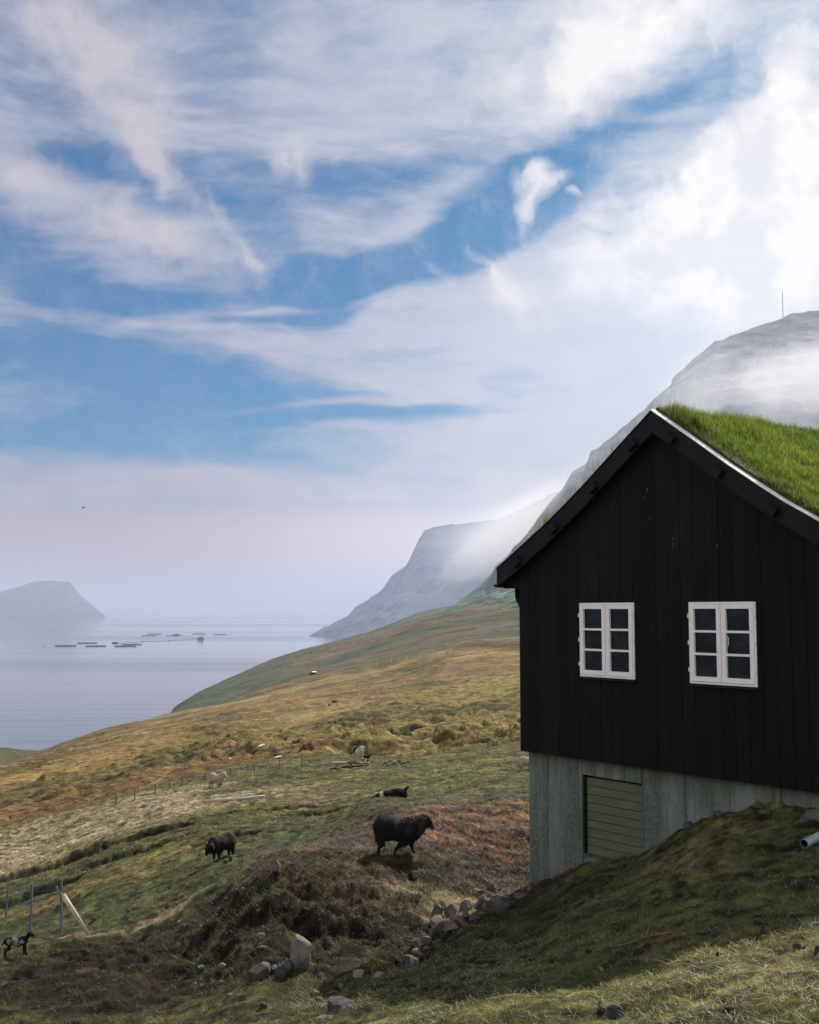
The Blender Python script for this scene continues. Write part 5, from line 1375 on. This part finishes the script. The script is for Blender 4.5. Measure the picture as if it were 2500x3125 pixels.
# ------------------------------------------------------------------ fish farm, boat, mast, bird
def at_sea(px, py):
    tx, tz = ray(px, py); d = SEA/tz; return Vector((tx*d, d, SEA))
def fish_farm():
    c5 = lambda x, y: (x*.4638, 1700+y*.4638)
    rings = [(432,586,68,'near floating fish cage ring farthest left'),(575,567,63,'floating fish cage ring second from left, behind the first two'),(632,587,66,'floating fish cage ring third from left'),(822,588,66,'front one of the two overlapping cage rings'),(868,577,64,'rear one of the two overlapping cage rings'),
             (1016,508,47,'rear cage ring of the overlapping far pair'),(983,519,50,'front cage ring of the overlapping far pair'),(1140,519,49,'far cage ring with a raft beside it'),(1310,507,45,'far cage ring behind the work boat'),(1448,511,46,'far cage ring farthest right')]
    me = {}
    Rr = 30.0
    def ring_mesh():
        mb = MB(); n = 64
        for r_, z in ((Rr,.3),(Rr-3.2,.3)): mb.tube([(r_*math.cos(2*math.pi*k/n), r_*math.sin(2*math.pi*k/n), z) for k in range(n+1)], .62, 6, False)
        return mb
    a = ring_mesh(); m1 = new_mesh('float_ring', a.v, faces=a.f); m1.materials.append(M['cage'])
    b = MB(); n = 64; b.tube([((Rr-1.5)*math.cos(2*math.pi*k/n), (Rr-1.5)*math.sin(2*math.pi*k/n), 2.2) for k in range(n+1)], .16, 5, False)
    for k in range(0, 64, 3): 
        x, y = (Rr-1.5)*math.cos(2*math.pi*k/n), (Rr-1.5)*math.sin(2*math.pi*k/n); b.tube([(x,y,.3),(x,y,2.3)], .10, 5)
    m2 = new_mesh('handrail', b.v, faces=b.f); m2.materials.append(M['cage'])
    for (x, y, hw_, lab) in rings:
        p = at_sea(*c5(x, y)); rr = hw_*.4638*p.y/F
        root = thing('fish_cage', lab, 'fish cage', p, 0, 'fish cage rings floating on the fjord'); root.scale = (rr/Rr, rr/Rr, 1.0)
        link('float_ring', m1, None, root); link('handrail', m2, None, root)
    for (x, y, lab) in ((760,567,'low feed raft floating between the near cage rings'),(1160,513,'low feed raft beside the far cage rings')):
        p = at_sea(*c5(x, y)); root = thing('feed_raft', lab, 'raft', p); mb = MB(); w = 11*p.y/F
        mb.box(-w, w, -4, 4, 0, 1.2); mb.build('deck', M['cage'], root); mb = MB(); mb.box(-w*.7, w*.6, -2, 2, 1.21, 3.0); mb.build('cabin', M['boat'], root)
    p = at_sea(*c5(1320, 545)); root = thing('work_boat', 'dark blue work boat moored beside the far cage rings', 'boat', p)
    s = 10*p.y/F
    mb = MB(); out = [(-s,-.3*s),(s*.75,-.3*s),(s,0),(s*.75,.3*s),(-s,.3*s)]
    n = len(out); v = [(x*.93,y*.8,-.5) for x,y in out]+[(x,y,s*.42 + (.12*s if x > 0 else 0)) for x,y in out]
    mb.add(v, [tuple(range(n-1,-1,-1)), tuple(range(n,2*n))]+[(i,(i+1)%n,(i+1)%n+n,i+n) for i in range(n)]); mb.build('hull', M['boat'], root)
    mb = MB(); mb.box(-.1*s,.6*s,-.2*s,.2*s,.5*s,1.0*s); mb.build('wheelhouse', M['boat'], root)
    mb = MB(); mb.box(-.8*s,-.5*s,-.2*s,.2*s,.43*s,.8*s); mb.build('winch', M['cage'], root)
    mb = MB(); mb.tube([(.3*s,0,1.0*s),(.3*s,0,1.7*s)], .3, 6); mb.tube([(-.5*s,0,.8*s),(-.2*s,0,1.5*s)], .3, 6); mb.build('mast', M['boat_white'], root)
    # mooring line from the near rings to the boat, and buoys
    mb = MB(); pts = [at_sea(*c5(x, y))+Vector((0,0,.3)) for x, y in ((735,570),(830,565),(937,558),(1112,552),(1220,545),(1300,540))]
    mb.tube([q-pts[0] for q in pts], .28, 4); o = mb.build('mooring_rope', M['cage']); o.location = pts[0]; tag(o, 'long floating mooring rope from the near cages to the work boat', 'rope')
    mb = MB(); pts = [at_sea(*c5(x, y))+Vector((0,0,.3)) for x, y in ((1190,517),(1230,524),(1300,537))]
    mb.tube([q-pts[0] for q in pts], .28, 4); o = mb.build('mooring_rope', M['cage']); o.location = pts[0]; tag(o, 'short floating mooring rope from the far cages to the work boat', 'rope')
    for (x, y, lab) in ((293,590,'small buoy alone left of all the cage rings'),(937,557,'small buoy on the long mooring rope'),(1112,553,'buoy nearest the work boat on the mooring rope'),(890,592,'buoy beside the front overlapping ring'),(1521,507,'buoy right of all the cage rings')):
        p = at_sea(*c5(x, y)); mb = MB(); mb.ell((0,0,.9), (1.1,1.1,1.4), 10, 8); mb.tube([(0,0,2),(0,0,4.2)], .22, 6); o = mb.build('buoy', M['cage']); o.location = p; tag(o, lab, 'buoy')
fish_farm()
for (px, py, w, h, lab) in ((520,2196,22,6,'dark low rock in the sea off the coast point, nearest one'),(533,2189,14,5,'small dark skerry behind the nearest coast rock'),(548,2176,12,5,'small dark skerry farther along the shore'),(386,2221,12,4,'dark rock poking above the brown brow by the sea')):
    p = at_sea(px, py) if px > 500 else P(px, py, 330); k = PXM(p.y); o = link('skerry', stone_mesh('skerry', w*k*.5, w*k*.5, h*k*.8, px, .7, 8, 3), M['stone_dark']); o.location = p; tag(o, lab, 'rock')
def mast_bird():
    b = P(2390, 975, 1582); t_ = P(2390, 889, 1582)
    root = thing('radio_mast', 'tall thin radio mast on the mountain top', 'mast', b)
    h = (t_-b).z; mb = MB(); mb.tube([(0,0,-4),(0,0,h)], [.75,.6], 8); mb.build('pole', M['mast'], root)
    p = P(2229, 1024, 1578); mb = MB(); mb.tube([(0,0,-3),(0,0,6)], .35, 6); o = mb.build('marker_post', M['mast']); o.location = p; tag(o, 'short marker post on the mountain ridge left of the mast', 'post')
    p = P(255, 1549, 220)
    mb = MB(); mb.ell((0,0,0), (.30,.10,.09), 10, 6); mb.add([(-.05,0,0),(.1,0,0),(.02,-.6,.14),(-.08,-.58,.13),(-.05,0,.02),(.1,0,.02),(.02,-.6,.15),(-.08,-.58,.14)],[(0,1,2,3),(7,6,5,4)]); mb.add([(-.05,0,0),(.1,0,0),(.02,.6,.14),(-.08,.58,.13)],[(0,1,2,3)])
    o = mb.build('bird', M['bird']); o.location = p; tag(o, 'dark bird gliding far out over the fjord', 'bird')
mast_bird()

# ------------------------------------------------------------------ mist and haze
def volume_mat(name, col, dens, aniso=0.0, emit=None):
    m = bpy.data.materials.new(name); m.use_nodes = True; t = NT(m.node_tree); t.n.clear()
    out = t.node('ShaderNodeOutputMaterial'); v = t.node('ShaderNodeVolumePrincipled')
    v.inputs['Color'].default_value = (*col,1); v.inputs['Density'].default_value = dens; v.inputs['Anisotropy'].default_value = aniso
    t.l.new(v.outputs[0], out.inputs['Volume']); return m, t, v
def mist(label, c, r, dens, rot=0, nscale=2.2, seed=0, lo=.42, hi=.72, tilt=0, col=(.96,.97,1.0)):
    m, t, v = volume_mat('mist', col, dens, .3)
    tc = t.node('ShaderNodeTexCoord'); g = tc.outputs['Object']       # object space, about -1..1
    ln = t.node('ShaderNodeVectorMath', operation='LENGTH'); t.l.new(g, ln.inputs[0])
    fall = t.smooth(ln.outputs[1], .25, 1.0, 1.0, 0.0)
    n = t.noise(t.map(g, loc=(seed,seed*.7,seed*.3)), nscale, 6, .6, .3)
    d = t.math('MULTIPLY', t.smooth(t.math('MULTIPLY_ADD', fall, .45, n), lo+.15, hi+.2), fall)
    t.l.new(t.math('MULTIPLY', d, dens), v.inputs['Density'])
    mb = MB(); mb.ell((0,0,0), (1,1,1), 24, 14); o = mb.build('mist', m); o.location = c; o.scale = r; o.rotation_euler = (0, R(tilt), R(rot))
    tag(o, label, 'mist', None, 'stuff')
mist('bank of bright mist across the right of the mountain face', P(2490,1190,1150), (120,90,80), .0125, 0, 4.2, 1.3, .44, .62)
mist('second bank of mist low on the right behind the roof', P(2520,1390,1050), (90,80,42), .009, 0, 3.2, 6.3, .38, .62, 20)
mist('wisp of mist drifting low over the mountain foot', P(1600,1600,1450), (175,120,50), .0075, 0, 4.4, 4.1, .34, .60, -33, (.88,.87,.90))
mist('hazy cloud resting on the headland top', P(1620,1620,3000), (380,320,120), .0028, 0, 4.4, 7.7, .30, .60, -8, (.80,.80,.86))
mist('thin wisp of mist on the middle of the mountain', P(2190,1250,1250), (110,70,100), .0060, 0, 5.2, 2.9, .42, .58, -40)
mist('broad faint veil of mist in front of the whole mountain', P(2200,1420,1000), (420,240,330), .00085, 0, 1.6, 5.3, .1, .5, 0, (.64,.74,.96))
mist('broad faint veil of mist in front of the headland', P(1330,1850,2100), (520,600,330), .00036, 0, 1.5, 9.3, .1, .5, 0, (.52,.66,.98))

def haze():
    m, t, v = volume_mat('haze', (.50,.56,.73), .95e-4, .15)
    mb = MB(); mb.box(-30200, 30200, -30200, 30200, SEA-31, 470)
    tag(mb.build('haze', m), 'pale blue air haze over the fjord', 'haze', None, 'stuff')
haze()
